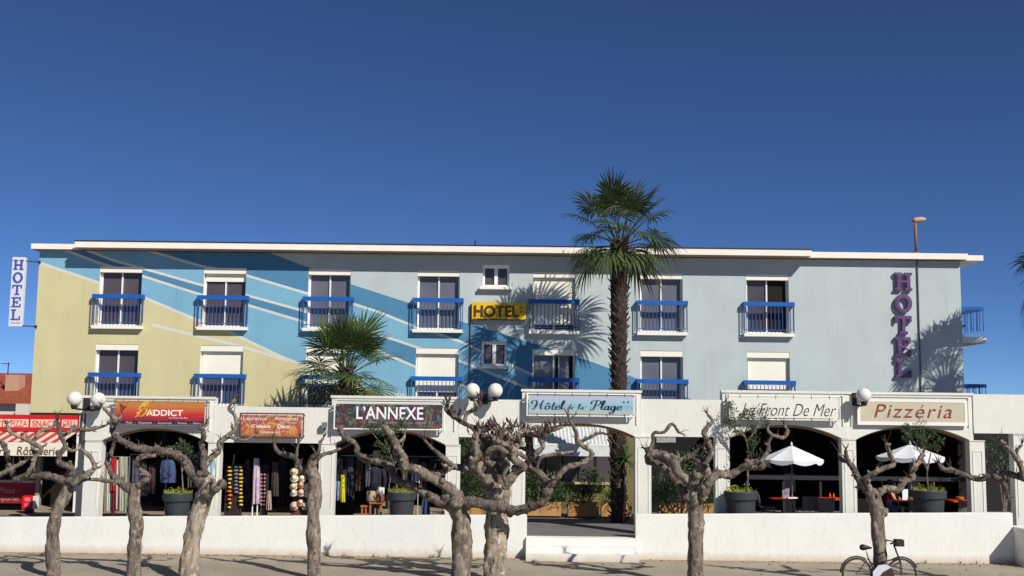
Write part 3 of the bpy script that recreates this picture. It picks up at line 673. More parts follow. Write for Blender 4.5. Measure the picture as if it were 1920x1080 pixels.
for s_, x0, x1, yb, hc, pen in (('Hôtel', 995, 1057, 767.5, .26, .055), ('de', 1064, 1075, 767.5, .16, .05), ('la', 1083, 1095, 767.5, .16, .05), ('Plage', 1105, 1166, 768.5, .27, .055)):
    s2 = s_.replace('ô', 'o^'); a = P(x0, yb, SY); b = P(x1, yb, SY)
    script_text(s2, a.x, b.x, a.z, hc, SY - .017, 'lettering', ink, t, pen=pen)
for x in (1169.5, 1177.5):
    c = P(x, 754, SY); mb = MB(); vs = []
    for k in range(10): r = .042 if k % 2 == 0 else .017; an = math.pi / 2 + k * math.pi / 5; vs.append((c.x + r * math.cos(an), c.z + r * math.sin(an)))
    n = len(mb.v); mb.v += [Vector((x_, SY - .017, z_)) for x_, z_ in vs]; mb.f.append(tuple(range(10))); mb.build('star', ink, t)
t = board('restaurant_banner', 'white banner with thin dark slanted lettering over the arch beside the pizzeria sign', 1371, 1572, 746, 784, SY, M('banner_white', (226, 222, 210), .6, .04), frame=white_paint)
text('Le Front De Mer', 1391, 1568, 756, 779, SY - .016, M('letter_black', (66, 62, 60)), t, shear=.42, bold=-.008)
t = board('pizzeria_sign', 'beige framed pizzeria sign with reddish brown slanted letters over the rightmost arch', 1613, 1809, 754, 791, AY - .08, M('sign_beige', (196, 186, 160), .6, .08, 2), ties=False)
text('Pizzéria', 1640, 1784, 757.5, 782, AY - .1, M('letter_brown', (140, 70, 62), .6, .2, 8, 0), t, shear=.26, bold=-.008, thick=.02, space=1.15)
a = P(1613, 791, AY - .08); b = P(1809, 791, AY - .08); zt = P(1711, 754, AY - .08).z; zb = P(1711, 791, AY - .08).z
for q in ((a.x - .08, b.x + .08, zt, zt + .06), (a.x - .08, b.x + .08, zb - .1, zb), (a.x - .08, a.x, zb, zt), (b.x, b.x + .08, zb, zt)):
    mb = MB(); mb.box(q[0], q[1], AY - .1, AY - .04 + .002, q[2] + .001, q[3] - .001); mb.build('frame', white_paint, t)
# vertical purple HOTEL on the facade, yellow HOTEL board, blade sign at the left corner
pur = M('letter_purple', (112, 74, 138), .5, .25, 6, 0, col2=(80, 50, 96)); pur_d = M('letter_purple_rim', (92, 76, 96), .6)
Yq = FY - .13; x = P(1695, 600, Yq).x
t = thing('hotel_letters', 'big purple slab serif letters reading HOTEL down the right end of the facade', 'sign', (x, FY, P(1695, 708, FY).z))
for ch, y0, y1 in zip('HOTEL', (511, 551, 592, 632, 672), (545, 587, 627, 668, 708)):
    a = P(1678.5, y1, Yq); b = P(1710, y0, Yq); z0 = P(1695, y1, Yq).z; z1 = P(1695, y0, Yq).z
    mb = MB(); slab_letter(mb, ch, a.x, b.x, z0, z1, Yq, FY - .03); o = mb.build('letter', pur_d, t)
    mb = MB(); slab_letter(mb, ch, a.x + .04, b.x - .035, z0 + .035, z1 - .035, Yq - .012, Yq - .003 ); mb.build('letter_face', pur, o)
Yy = FY - .16
t = thing('yellow_hotel_board', 'yellow board with brown HOTEL letters between the two small windows', 'sign', (P(935, 583, Yy).x, Yy, P(935, 599, Yy).z))
a = P(884.5, 598, Yy); b = P(986, 598, Yy); zt, zb = P(935, 567, Yy).z, P(935, 598, Yy).z
mb = MB(); mb.box(a.x, b.x, Yy, FY - .05, zb, zt); mb.build('panel', M('sign_yellow', (228, 182, 30), .45, .08, 4, 0), t)
mb = MB(); mb.box(a.x - .01, b.x + .01, Yy - .01, FY - .052, zb - .035, zb - .001); mb.build('edge', M('sign_edge', (130, 80, 30)), t)
brown = M('letter_dark_brown', (84, 56, 40), .5, .2, 8, 0)
text('HOTEL', 889, 973, 572, 593.5, Yy - .02, brown, t, bold=.02, thick=.03)
for yy in (577, 584.5):
    c = P(977.5, yy, Yy - .01); mb = MB()
    vs = [(c.x + (.05 if k % 2 == 0 else .02) * math.cos(math.pi / 2 + k * math.pi / 5), c.z + (.05 if k % 2 == 0 else .02) * math.sin(math.pi / 2 + k * math.pi / 5)) for k in range(10)]
    mb.prism(vs, Yy - .012, Yy - .001); mb.build('star', brown, t)
for z in (zt - .1, zb + .1):
    for x in (a.x + .3, b.x - .3): mb = MB(); mb.box(x - .02, x + .02, FY - .051, FY - .001, z - .02, z + .02); mb.build('bracket', metal_dark, t)
Yb = 37.6
t = thing('blade_sign', 'tall white sign board with blue HOTEL letters bracketed off the left corner', 'sign', (P(30, 612, Yb).x, Yb, P(30, 612, Yb).z))
a = P(19.5, 550, Yb).x; b = P(44, 550, Yb).x; zt, zb = P(31, 482, Yb).z, P(31, 612, Yb).z
mb = MB(); mb.box(a, b, Yb, Yb + .14, zb, zt); mb.build('panel', M('sign_white', (214, 216, 226), .4, .03), t)
mb = MB(); mb.box(a - .012, b + .012, Yb + .01, Yb + .13, zt + .001, zt + .02); mb.build('edge', metal_grey, t)
blu = M('letter_blue', (74, 88, 158), .5, .08)
for ch, y0, y1 in zip('HOTEL', (487, 510, 534, 557, 580), (506, 531, 553, 576, 600)):
    z0 = P(31, y1, Yb).z; z1 = P(31, y0, Yb).z; mb = MB(); slab_letter(mb, ch, a + .05, b - .05, z0, z1, Yb - .012, Yb - .001); mb.build('letter', blu, t)
for k in range(4):
    c = P(22.5 + k * 4.6, 605.5, Yb); mb = MB()
    vs = [(c.x + (.04 if j % 2 == 0 else .018) * math.cos(math.pi / 2 + j * math.pi / 5), c.z + (.04 if j % 2 == 0 else .018) * math.sin(math.pi / 2 + j * math.pi / 5)) for j in range(10)]
    mb.prism(vs, Yb - .006, Yb - .001); mb.build('star', M('star_grey', (120, 124, 140)), t)
for z in (zt - .12, zb + .03):
    mb = MB(); mb.tube([(b, Yb + .07, z), (XL + .05, FY + .05, z)], .018, 6); mb.tube([(XL - .01, FY - .03, z), (XL + .06, FY - .03, z)], .05, 8); mb.build('bracket', metal_dark, t)
# painted signature at the foot of the mural
pt = P(727, 746, FY - .004)
o = text('aubu', 726, 763, 733, 746, FY - .004, M('paint_white', (214, 222, 226)), hotel, name='signature', shear=.2)

# ================================================================== LAMPS
opal = M('opal_globe', (226, 222, 212), .25, .04, 3, 0, spec=.5)
def wall_lamp(label, globes, xb, pyb):
    Yg = AY - .42
    base = P(xb, pyb, AY); t = thing('globe_lamp', label, 'lamp', (base.x, AY, base.z), 'globe lamps on the arcade')
    mb = MB(); mb.box(base.x - .09, base.x + .09, AY - .06, AY + .02, base.z - .2, base.z + .16); mb.build('wall_bracket', metal_dark, t)
    for px, py in globes:
        c = P(px, py, Yg); mb = MB(); mb.sphere(c, .205); mb.build('globe', opal, t, True)
        mb = MB(); mb.lathe([(.05, -.3), (.07, -.29), (.1, -.2), (.11, -.17)], c, 14); mb.build('globe_holder', metal_dark, t, True)
        mb = MB(); mb.tube([(c.x, c.y, c.z - .27), ((c.x + base.x) / 2, (c.y + AY) / 2, c.z - .3), (base.x, AY - .05, c.z - .28)], .028, 8); mb.build('arm', metal_dark, t, True)
wall_lamp('pair of white globe lamps at the left end of the arcade', [(140, 747.5), (184.5, 749.5)], 164, 757)
wall_lamp('pair of white globe lamps left of the pale blue banner', [(886, 732), (929, 732)], 909, 745)
wall_lamp('single white globe lamp between the white banner and the pizzeria sign', [(1619.5, 741)], 1604, 747)
t = thing('roof_lamp', 'rust brown street lamp rising above the right end of the roof', 'street lamp', (P(1720, 470, 37.8).x, 37.8, P(1600, 473, 37.72).z))
rust = M('rust_brown', (150, 104, 84), .7, .2, 6, 0)
x = P(1720, 450, 37.66).x; z1 = P(1720, 414, 37.66).z
zr_ = P(1600, 473, 37.72).z; mb = MB(); mb.tube([(x, 37.8, zr_), (x, 37.8, z1)], [.05, .045], 10); mb.build('pole', rust, t, True)
mb = MB(); mb.box(x - .1, x + .1, 37.74, 37.9, zr_ + .001, zr_ + .04); mb.build('base_plate', rust, t)
mb = MB(); hx = P(1738, 411, 37.66).x; mb.tube([(x - .1, 37.8, z1 + .02), (x + .02, 37.8, z1 + .05), (hx - .12, 37.8, z1 + .08), (hx, 37.8, z1 + .08)], [.07, .1, .09, .05], 10); mb.build('lamp_head', M('lamp_tan', (196, 160, 130), .6), t, True)
# small spotlight boxes on the lintel
t = thing('spotlight', 'small grey floodlight on the white lintel left of the dark scribbled banner', 'floodlight', P(610, 797, AY))
c = P(610, 797, AY); mb = MB(); mb.box(c.x - .08, c.x + .06, AY - .16, AY - .06, c.z - .08, c.z + .08); mb.build('housing', metal_grey, t)
mb = MB(); mb.box(c.x - .02, c.x + .02, AY - .07, AY + .03, c.z - .14, c.z + .02); mb.build('bracket', metal_dark, t)

# ================================================================== LEFT SHOP
red = M('shop_red', (196, 30, 36), .5, .08, 3, 0); cream = M('cream_cloth', (232, 222, 200), .8, .06, 3, 0)
SHY = 35.6
sx1 = PX(146, SHY, 3.5); sx0 = -24.0
t = thing('snack_shop', 'red and white snack shop front at the far left edge', 'shop', (sx0 / 2 + sx1 / 2, SHY, STREET))
zt, zb = P(80, 778, SHY).z, P(80, 809, SHY).z
mb = MB(); mb.box(sx0, sx1, SHY, SHY + .25, zb, zt); mb.build('fascia', red, t)
pk = M('panel_pink', (228, 196, 180), .6, .05); ol = M('letter_orange', (196, 96, 50))
for p0, p1 in ((-40, 53), (57, 112), (116, 145)):
    a = P(p0, 800, SHY).x; b = P(p1, 800, SHY).x; mb = MB(); mb.box(a, b, SHY - .02, SHY - .001, P(80, 801.5, SHY).z, P(80, 786.5, SHY).z); mb.build('sign_panel', pk, t)
for s_, p0, p1 in (('ROTIS', -35, 16), ('PIZZA', 20, 51), ('SNACK', 60, 109), ('GRILL', 118, 143)): text(s_, p0, p1, 788, 800, SHY - .024, ol, t, bold=.02)
az0, az1 = P(80, 832, SHY - 1.3).z, zb - .02
stripe_w = M('stripe_cream', (222, 196, 178), .8, .06, 3, 0); stripe_r = M('stripe_red', (176, 70, 60), .8, .08, 3, 0)
xw = sx1 - .02
k = 0
while xw > sx0:
    mb = MB(); w = .17; s2 = .0
    mb.quad((xw - w, SHY - 1.3, az0), (xw, SHY - 1.3, az0), (xw, SHY - .01, az1), (xw - w, SHY - .01, az1)); mb.build('awning_stripe', stripe_r if k % 2 else stripe_w, t); xw -= w; k += 1
mb = MB(); mb.box(sx0, PX(128, SHY - 1.3, 3), SHY - 1.33, SHY - 1.305, P(80, 855, SHY - 1.3).z, az0 + .03); mb.build('valance', cream, t)
for s_, p0, p1 in (('Boucherie', -64, 20), ('Rôtisserie', 31, 113)): text(s_, p0, p1, 837, 853, SHY - 1.336, M('letter_umber', (92, 62, 50)), t, shear=.1, bold=.01)
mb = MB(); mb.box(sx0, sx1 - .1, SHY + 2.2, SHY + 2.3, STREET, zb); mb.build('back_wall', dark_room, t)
mb = MB(); mb.box(sx0, sx1, SHY + .25, SHY + 2.3, zb - .02, zb + .1); mb.build('roof', roof_grey, t)
xp = PX(73, SHY, 1.5); mb = MB(); mb.box(xp - .06, xp + .06, SHY - .1, SHY + .1, STREET, zb - .02); mb.build('post', M('post_grey', (150, 146, 142)), t)
mb = MB(); mb.box(PX(143, SHY, 1.5) - .03, PX(143, SHY, 1.5) + .08, SHY - .1, SHY + .1, STREET, zb - .02); mb.build('post', white_paint, t)
a = PX(-60, SHY, 1.3); b = PX(63, SHY, 1.3); mb = MB(); mb.box(a, b, SHY + .1, SHY + .2, STREET + .25, P(30, 905, SHY).z); mb.build('counter_front', M('counter_red', (150, 26, 30), .5, .1), t)
mb = MB(); mb.box(a, b, SHY + .05, SHY + .6, P(30, 905, SHY).z + .001, P(30, 901, SHY).z); mb.build('counter_top', M('counter_top', (190, 180, 170)), t)
for s_, p0, p1, y0, y1 in (('Pizza', -2, 28, 914, 924), ('à emporter', -20, 38, 929, 941)): text(s_, p0, p1, y0, y1, SHY + .095, M('letter_dusty', (190, 150, 150)), t, shear=.2)
a = P(40.5, 955, SHY - .7); b = P(62, 930, SHY - .7); t = thing('menu_box', 'bright red menu box with a white side in front of the snack counter', 'sign', (a.x, SHY - .7, STREET))
mb = MB(); mb.box(a.x, b.x, SHY - .7, SHY - .4, a.z, b.z); mb.build('box', M('bright_red', (214, 24, 36), .5, .05), t)
mb = MB(); mb.box(b.x + .002, b.x + .07, SHY - .69, SHY - .41, a.z + .01, b.z - .01); mb.build('side_panel', white_paint, t)
for y0, y1 in ((933, 940), (944, 951)):
    q = P(46, y1, SHY - .7); r = P(57, y0, SHY - .7); mb = MB(); mb.box(q.x, r.x, SHY - .706, SHY - .701, q.z, r.z); mb.build('menu_card', M('card_pink', (226, 110, 110)), t)
mb = MB(); mb.box(a.x + .05, b.x - .05, SHY - .6, SHY - .5, STREET, a.z - .001); mb.build('stand', metal_dark, t)

# ================================================================== FAR HOUSES
tile = M('roof_tile', (172, 92, 64), .9, .25, 5, .8, 14, col2=(120, 60, 42), stretch=(3, .6, .6)); house_w = M('house_white', (214, 204, 190), .9, .1, 1)
def house(label, px0, px1, pe, pr, Y, dep=6):
    a = PX(px0, Y, 3); b = PX(px1, Y, 3); ze = P((px0 + px1) / 2, pe, Y).z; zr = P((px0 + px1) / 2, pr, Y + dep / 2).z
    t = thing('far_house', label, 'house', ((a + b) / 2, Y, 0)); mb = MB(); mb.box(a, b, Y, Y + dep, 0, ze); mb.build('wall', house_w, t)
    mb = MB(); yr = Y + dep / 2; e = .4
    mb.quad((a - e, Y - e, ze - .1), (b + e, Y - e, ze - .1), (b + e, yr, zr), (a - e, yr, zr)); mb.quad((b + e, Y + dep + e, ze - .1), (a - e, Y + dep + e, ze - .1), (a - e, yr, zr), (b + e, yr, zr))
    mb.quad((a, Y, ze), (a, yr, zr - .1), (a, Y + dep, ze)); mb.quad((b, Y, ze), (b, Y + dep, ze), (b, yr, zr - .1)); r = mb.build('roof', tile, t)
    return t, a, b, ze, zr, yr
t, a, b, ze, zr, yr = house('low house with an orange tiled roof at the far left', -160, 54, 752, 716, 56)
c = P(29, 712, 58); mb = MB(); mb.box(c.x - .35, c.x + .35, 57.6, 58.4, ze, P(29, 703, 58).z); mb.build('chimney', M('chimney_pink', (190, 150, 124)), t)
mb = MB(); mb.tube([(P(14, 712, 58).x, 58, zr - .3), (P(14, 712, 58).x, 58, P(14, 680, 58).z)], .03, 6); z = P(14, 682, 58).z; mb.tube([(P(1, 712, 58).x, 58, z), (P(17, 712, 58).x, 58, z)], .02, 6); mb.build('antenna', metal_dark, t)
x0, x1 = P(26, 765, 55).x, P(51, 765, 55).x
mb = MB(); mb.box(x0, x1, 55.2, 55.6, 0, P(40, 757, 55).z); mb.build('porch', house_w, t)
t, a, b, ze, zr, yr = house('pale house with a tiled roof behind the far left house', -120, 62, 722, 699, 66, 7)

# ================================================================== PROMENADE TREES
TY = 26.0
def limb(pts, r_a, r_b, Y, drift, seed, knob=1.0, mb=None, sides=12, bump=.3, bz=1.0, ring=1.0):
    rnd = random.Random(seed); n = len(pts); w = []
    ph = rnd.uniform(0, 6.28); am = rnd.uniform(.04, .1)
    for i, (x, y) in enumerate(pts):
        u = i / (n - 1); w.append(P(x, y, Y + drift * u + am * math.sin(ph + u * 7) * (0 if i == 0 else 1)))
    c = catmull(w, .03); L = len(c); rr = []
    ppm = F / Y
    for i, p in enumerate(c):
        u = i / (L - 1); r = (r_a + (r_b - r_a) * u ** .8) / ppm * (.87 if bz == 1 else .93)
        r *= 1 + ring * (.22 * noise.noise(Vector((i * .1, seed * 3.3, 0))) + .3 * max(0, noise.noise(Vector((i * .22, seed * 1.7, 5)))) * knob)
        rr.append(r)
    mb = mb or MB()
    e = c[-1] - c[-2]
    c.append(c[-1] + e.normalized() * rr[-1] * .5); rr.append(rr[-1] * .6)
    mb.tube(c, rr, sides, True, bump, 11 if bz == 1 else 8.5, bz)
    return mb, c, rr
def knobs(mb, c, rr, seed, prob):
    """knuckles where old shoots were cut"""
    rnd = random.Random(seed + 99)
    for i in range(4, len(c) - 1, 3):
        if rnd.random() < prob:
            r = rr[i]; d = Vector((rnd.uniform(-1, 1), rnd.uniform(-1, .5), rnd.uniform(-.3, 1))).normalized()
            q = c[i] + d * r * .55; e = d * r * rnd.uniform(.7, 1.4)
            s_ = rnd.uniform(.45, .8); mb.tube([q, q + e * .6, q + e, q + e * 1.12], [r * s_, r * s_ * 1.05, r * s_ * .85, r * .2], 8, True, .4, 14)
def stubs(mb, p, d, rnd, n, l0, l1, r=.007):
    for _ in range(n):
        e = (d + Vector((rnd.uniform(-1, 1), rnd.uniform(-1, 1), rnd.uniform(-.4, 1))) * .9).normalized() * rnd.uniform(l0, l1)
        k = Vector((rnd.uniform(-.2, .2), rnd.uniform(-.2, .2), rnd.uniform(0, .3))) * e.length
        mb.tube([p, p + e * .5 + k, p + e + k * .6], [r * rnd.uniform(1.2, 2.2), r * 1.2, r * .5], 5)
trees = [
 dict(lab='pollarded tree with bare curling branches at the far left in front of the snack shop', Y=26.0, tr=(12.5, 10.5, [(99,1106),(100,1080),(99,1035),(101,985),(103,968),(114,945),(124,925),(130,905)]), m=bark,
  L=[(8,4.5,[(124,905),(107,896),(87,891),(65,892),(45,894),(32,900),(25,888),(17,867),(12,850),(7,832),(-6,826)],.3), (5,3.5,[(48,893),(60,877),(66,857),(78,843),(68,834),(52,826),(35,818),(20,811),(13,798)],-.3),
     (4.5,3,[(66,857),(62,838),(66,820),(78,808),(100,800),(106,786)],.3), (8,4,[(128,905),(136,887),(132,876),(115,870),(109,862),(115,848),(122,838),(120,830),(113,816),(109,792)],-.3),
     (4,2.6,[(122,838),(135,845),(150,838),(151,822)],.2), (7,4,[(134,908),(155,894),(172,884),(177,874),(171,860),(161,849),(152,842)],.4), (4,2.4,[(150,806),(168,806),(185,802),(200,797)],.1), (4,3,[(113,816),(128,812),(138,800),(150,806)],.1), (6,4,[(0,890),(16,882),(34,872),(46,866)],.1)]),
 dict(lab='slim upright pollarded tree second from the left before the colourful garments', Y=26.2, tr=(13.5, 11.5, [(250,1106),(251,1080),(252,1035),(255,985),(251,950),(252,927),(256,912)]), m=bark,
  L=[(8,4,[(248,922),(226,905),(213,893),(205,878),(201,866),(208,850),(213,834)],.4), (7,4.5,[(258,912),(272,901),(278,893),(267,883),(257,868),(264,857),(275,855),(291,854)],-.4), (5,3,[(226,905),(202,902),(180,899),(160,900),(146,908)],.1)]),
 dict(lab='thick leaning pollarded tree with a cut knob, third from the left', Y=25.8, tr=(19, 15, [(357,1108),(357,1080),(355,1047),(360,1010),(370,972),(378,945),(386,920),(388,898)]), m=bark_pale,
  L=[(13,5,[(386,905),(382,890),(366,878),(345,860),(320,849),(295,845),(262,842),(237,831),(217,818),(211,806),(216,792),(222,787)],.5), (6,3,[(220,790),(212,782),(200,771),(193,764)],.1), (3,2,[(222,787),(228,778),(231,768)],.1),
     (8,3.5,[(384,892),(381,865),(382,850),(376,832),(382,822),(380,808),(374,799),(384,795)],-.3), (7,3,[(386,872),(400,855),(410,845),(411,830),(425,819),(439,806),(443,790),(438,776),(429,766),(440,749)],.3), (3.5,2,[(430,819),(457,825),(478,815)],.1),
     (10,7,[(378,905),(364,895),(356,884),(348,872),(345,866)],-.3), (15,12,[(388,925),(398,917),(407,912)],-.2)]),
 dict(lab='thin straight pollarded tree in front of the straw hat display', Y=26.3, tr=(11, 13, [(589,1104),(589,1080),(589,1035),(587,985),(589,947),(591,915),(588,893),(582,880)]), m=bark,
  L=[(8,3,[(582,885),(565,880),(556,864),(549,856),(530,852),(517,842),(513,826)],.3), (4,2,[(555,862),(557,842),(562,822)],-.2), (7,2.5,[(580,880),(584,860),(597,847),(600,832),(606,822)],-.3), (5,2.2,[(588,868),(605,853),(625,847),(640,840),(654,835)],.3)]),
 dict(dk=1, lab='massive twisted pollarded tree with a long limb reaching left', Y=26.0, tr=(20, 18, [(862,1108),(863,1080),(866,1040),(864,990),(860,962),(854,948),(846,940)]), m=bark,
  L=[(12,5,[(856,955),(825,940),(800,927),(775,911),(752,905),(738,892),(731,876),(712,866),(684,861),(671,850),(666,832),(646,820),(637,800)],.5), (13,6,[(864,935),(840,915),(820,902),(800,892),(782,880),(762,876),(758,860),(750,847),(742,832),(735,818),(722,800)],-.4),
     (8,6,[(800,888),(825,887),(845,876),(862,877),(884,884)],.3), (6,3,[(846,872),(830,857),(812,842),(796,826)],-.3), (4,2.5,[(742,832),(756,822),(760,806)],.2), (9,7,[(760,876),(752,862),(742,858)],.1),
     (13,9,[(864,945),(885,941),(907,945),(938,952),(970,957),(993,951),(1016,941),(1028,920)],-.5)]),
 dict(lab='largest pollarded tree, knotted crown full of dry seed heads left of the steps', Y=26.2, tr=(23, 21, [(929,1108),(929,1080),(929,1040),(931,990),(935,950),(940,915)]), m=bark_pale,
  L=[(10,6,[(1028,925),(1026,910),(1017,892),(996,878),(980,874)],.2), (6,4,[(1026,915),(1045,895),(1062,877),(1087,870),(1106,860),(1108,847),(1092,836),(1082,826)],-.4), (4.5,3,[(1082,830),(1080,810),(1072,795),(1065,777)],.1), (4,2.5,[(1082,830),(1107,820),(1125,812),(1141,815)],.2), (4.5,3.5,[(1075,848),(1050,851),(1018,856),(1009,868),(1005,886)],.1),
     (13,6,[(930,925),(917,905),(902,887),(888,878),(886,868),(895,852),(890,827),(897,806)],-.3), (10,5,[(938,915),(935,885),(926,872),(940,852),(932,835),(946,820)],.4), (11,6,[(945,915),(965,888),(980,874),(962,860),(962,842),(946,832),(925,822)],-.4), (6,4,[(980,874),(1004,852),(982,841),(966,834),(960,815)],.3),
     (6,4,[(897,806),(876,797),(860,787),(838,771),(838,757)],.1), (4,2.5,[(871,792),(876,776),(896,766),(889,752)],-.1), (6,5,[(946,832),(965,822),(985,812),(1010,818)],.3), (6,4,[(932,835),(915,822),(905,812),(920,803)],-.1), (5,4,[(897,806),(915,800),(940,806),(962,802)],.3), (5,3,[(985,812),(1005,800),(1030,808),(1055,800)],.1),
     (8,6,[(900,885),(912,868),(905,850),(915,838),(908,822)],.2), (7,6,[(926,872),(912,862),(918,845),(934,840),(950,848)],-.2), (7,5,[(962,842),(975,830),(972,815),(985,806)],-.1), (7,5,[(890,827),(905,822),(925,828),(940,820)],.15), (6,5,[(940,852),(955,858),(972,850),(985,858)],.1), (8,6,[(917,905),(905,898),(897,880),(902,868)],-.3), (6,4,[(1005,850),(1018,838),(1012,822),(1028,814)],.1), (5,3,[(950,910),(945,890),(955,872),(948,860)],-.35)]),
 dict(lab='pollarded tree with a long arm towards the parasol, right of the steps', Y=26.0, tr=(15, 15, [(1304,1106),(1304,1080),(1304,1035),(1305,985),(1304,955),(1303,930)]), m=bark,
  L=[(9,6,[(1300,945),(1288,933),(1275,912),(1255,886),(1235,871),(1217,867),(1214,855),(1222,847),(1213,844)],.3), (8,9,[(1222,850),(1245,853),(1264,867),(1270,885),(1285,897),(1300,903),(1307,890)],-.3), (10,5,[(1312,925),(1320,910),(1328,891),(1320,876),(1307,861),(1297,855),(1283,860),(1270,866)],.3),
     (5,2.5,[(1297,855),(1310,841),(1322,831)],-.2), (7,3,[(1322,872),(1333,848),(1327,828),(1320,813),(1327,800),(1336,790),(1327,777)],.2), (10,6,[(1315,935),(1330,906),(1346,889),(1367,892),(1385,881),(1402,871),(1420,864)],-.3), (11,9,[(1400,872),(1416,872),(1430,874)],.2),
     (5,3,[(1425,866),(1440,846),(1440,830),(1450,817),(1468,821),(1477,810),(1471,798)],.2), (3.5,2.5,[(1450,817),(1440,808),(1440,800)],.1), (4.5,3,[(1214,855),(1224,830),(1226,812),(1245,810),(1260,795),(1273,811)],.1), (7,6,[(1303,945),(1298,930),(1297,925)],-.4)]),
 dict(lab='slim pollarded tree with the bicycle leaning on its trunk', Y=26.0, tr=(14, 12, [(1654,1108),(1652,1080),(1650,1050),(1647,1010),(1645,972),(1641,942),(1634,922)]), m=bark,
  L=[(9,4.5,[(1632,930),(1612,903),(1601,881),(1590,866),(1578,862),(1574,852)],.3), (7,4,[(1632,925),(1625,897),(1640,887),(1657,878),(1675,871),(1669,853),(1662,832)],-.4), (9,5,[(1640,930),(1662,917),(1685,918),(1695,902),(1712,895),(1710,882),(1722,867),(1730,852)],.3), (5,3,[(1600,880),(1588,858),(1586,845)],.1)]),
 dict(lab='pollarded tree mostly outside the right edge with one limb reaching in', Y=25.6, tr=(15, 14, [(1975,1120),(1975,1060),(1978,1000),(1974,940),(1970,915)]), m=bark,
  L=[(8,5,[(1970,915),(1945,902),(1920,897),(1890,889),(1862,892),(1840,898),(1822,895),(1802,888),(1785,880)],.4), (7,4,[(1920,897),(1912,870),(1895,844),(1882,834),(1876,826)],-.3), (9,4,[(1975,925),(1990,890),(2010,860),(2005,830),(2025,800)],.3), (6,3,[(1965,910),(1950,880),(1960,850),(1945,820),(1950,790)],.5), (5,3,[(1785,880),(1770,880),(1760,870)],.1), (5,3,[(1912,870),(1904,850),(1915,835)],.3), (6,4,[(1862,892),(1880,905),(1890,935)],.3)]),
]
dry_spots = []
for ti, T in enumerate(trees):
    base = P(*T['tr'][2][0], T['Y']); t = thing('pollarded_tree', T['lab'], 'tree', (base.x, T['Y'], 0), 'pollarded trees along the promenade')
    pts = T['tr'][2]; mb, c, rr = limb(pts, T['tr'][0], T['tr'][1], T['Y'], 0, ti * 31 + 1, .5, None, 22, .3, .22, .35)
    base2 = Vector((c[0].x, c[0].y, -.05)); mb.tube([base2, c[3]], [rr[0] * 1.2, rr[3] * .95], 16, True, .1, 6)
    knobs(mb, c[len(c) * 2 // 3:], rr[len(c) * 2 // 3:], ti, .14)
    mb.build('trunk', T['m'], t, True)
    rnd = random.Random(ti); tw = MB()
    for li, (ra, rb, lp, dr) in enumerate(T['L']):
        off = dr * .35
        mb, c, rr = limb(lp, ra, rb, T['Y'] - .02 * li + (0 if lp[0][1] > 895 else off * .6), dr, ti * 31 + li + 5, 1.0)
        knobs(mb, c, rr, ti * 17 + li, .26)
        for i in range(8, len(c) - 3, 6):                  # short spurs that end in a fist
            if rnd.random() < .33 and rr[i] < .11:
                e = Vector((rnd.uniform(-1, 1), rnd.uniform(-.8, .8), rnd.uniform(-.2, 1.1))).normalized(); l = rnd.uniform(.08, .2); k = Vector((rnd.uniform(-1, 1), rnd.uniform(-1, 1), rnd.uniform(-.2, 1))) * .05; r = min(rr[i] * .55, .035)
                mb.tube([c[i], c[i] + e * l * .5 + k, c[i] + e * l, c[i] + e * (l + r * 1.4)], [r, r * .75, r * 1.05, r * .5], 7, True, .35, 14)
                stubs(tw, c[i] + e * l, e, rnd, 3, .04, .12)
        mb.build('branch', bark if li % 3 else bark_dark, t, True)
        d = (c[-1] - c[-3]).normalized()
        stubs(tw, c[-1], d, rnd, 7, .05, .2); stubs(tw, c[-1], (d + Vector((0, 0, .8))).normalized(), rnd, 4, .14, .34, .004)
        for i in range(6, len(c) - 2, 5):
            if rnd.random() < .35: stubs(tw, c[i], Vector((0, 0, 1)), rnd, rnd.randint(1, 3), .06, .24)
        if ti == 5 and li > 4 or (ti == 4 and li in (1,)): dry_spots += [(t, c[i]) for i in range(len(c) // 2, len(c), 3)]
    o = tw.build('twigs', twig_brown, t); o['kind'] = 'stuff'
# dry seed heads and curled leaves in the big crown
rnd = random.Random(5); mb = MB(); t = dry_spots[0][0] if False else dry_spots[-1][0]
for tt, p0 in dry_spots:
    if tt is not t: continue
    for _ in range(rnd.choice((1, 2, 2, 3, 4)) if p0.z > 3.1 else rnd.choice((0, 0, 1))):
        p = p0 + Vector((rnd.gauss(0, .07), rnd.gauss(0, .08), rnd.uniform(-.02, .14))); h = rnd.uniform(.08, .24); w = rnd.uniform(.016, .042); tl = Vector((rnd.uniform(-.5, .5), rnd.uniform(-.4, .4), 1)).normalized()
        mb.tube([p0.lerp(p, .2), p, p + tl * h * .45, p + tl * h], [.006, w * .4, w, w * .2], 5)
o = mb.build('seed_heads', dry_leaf, t); o['kind'] = 'stuff'

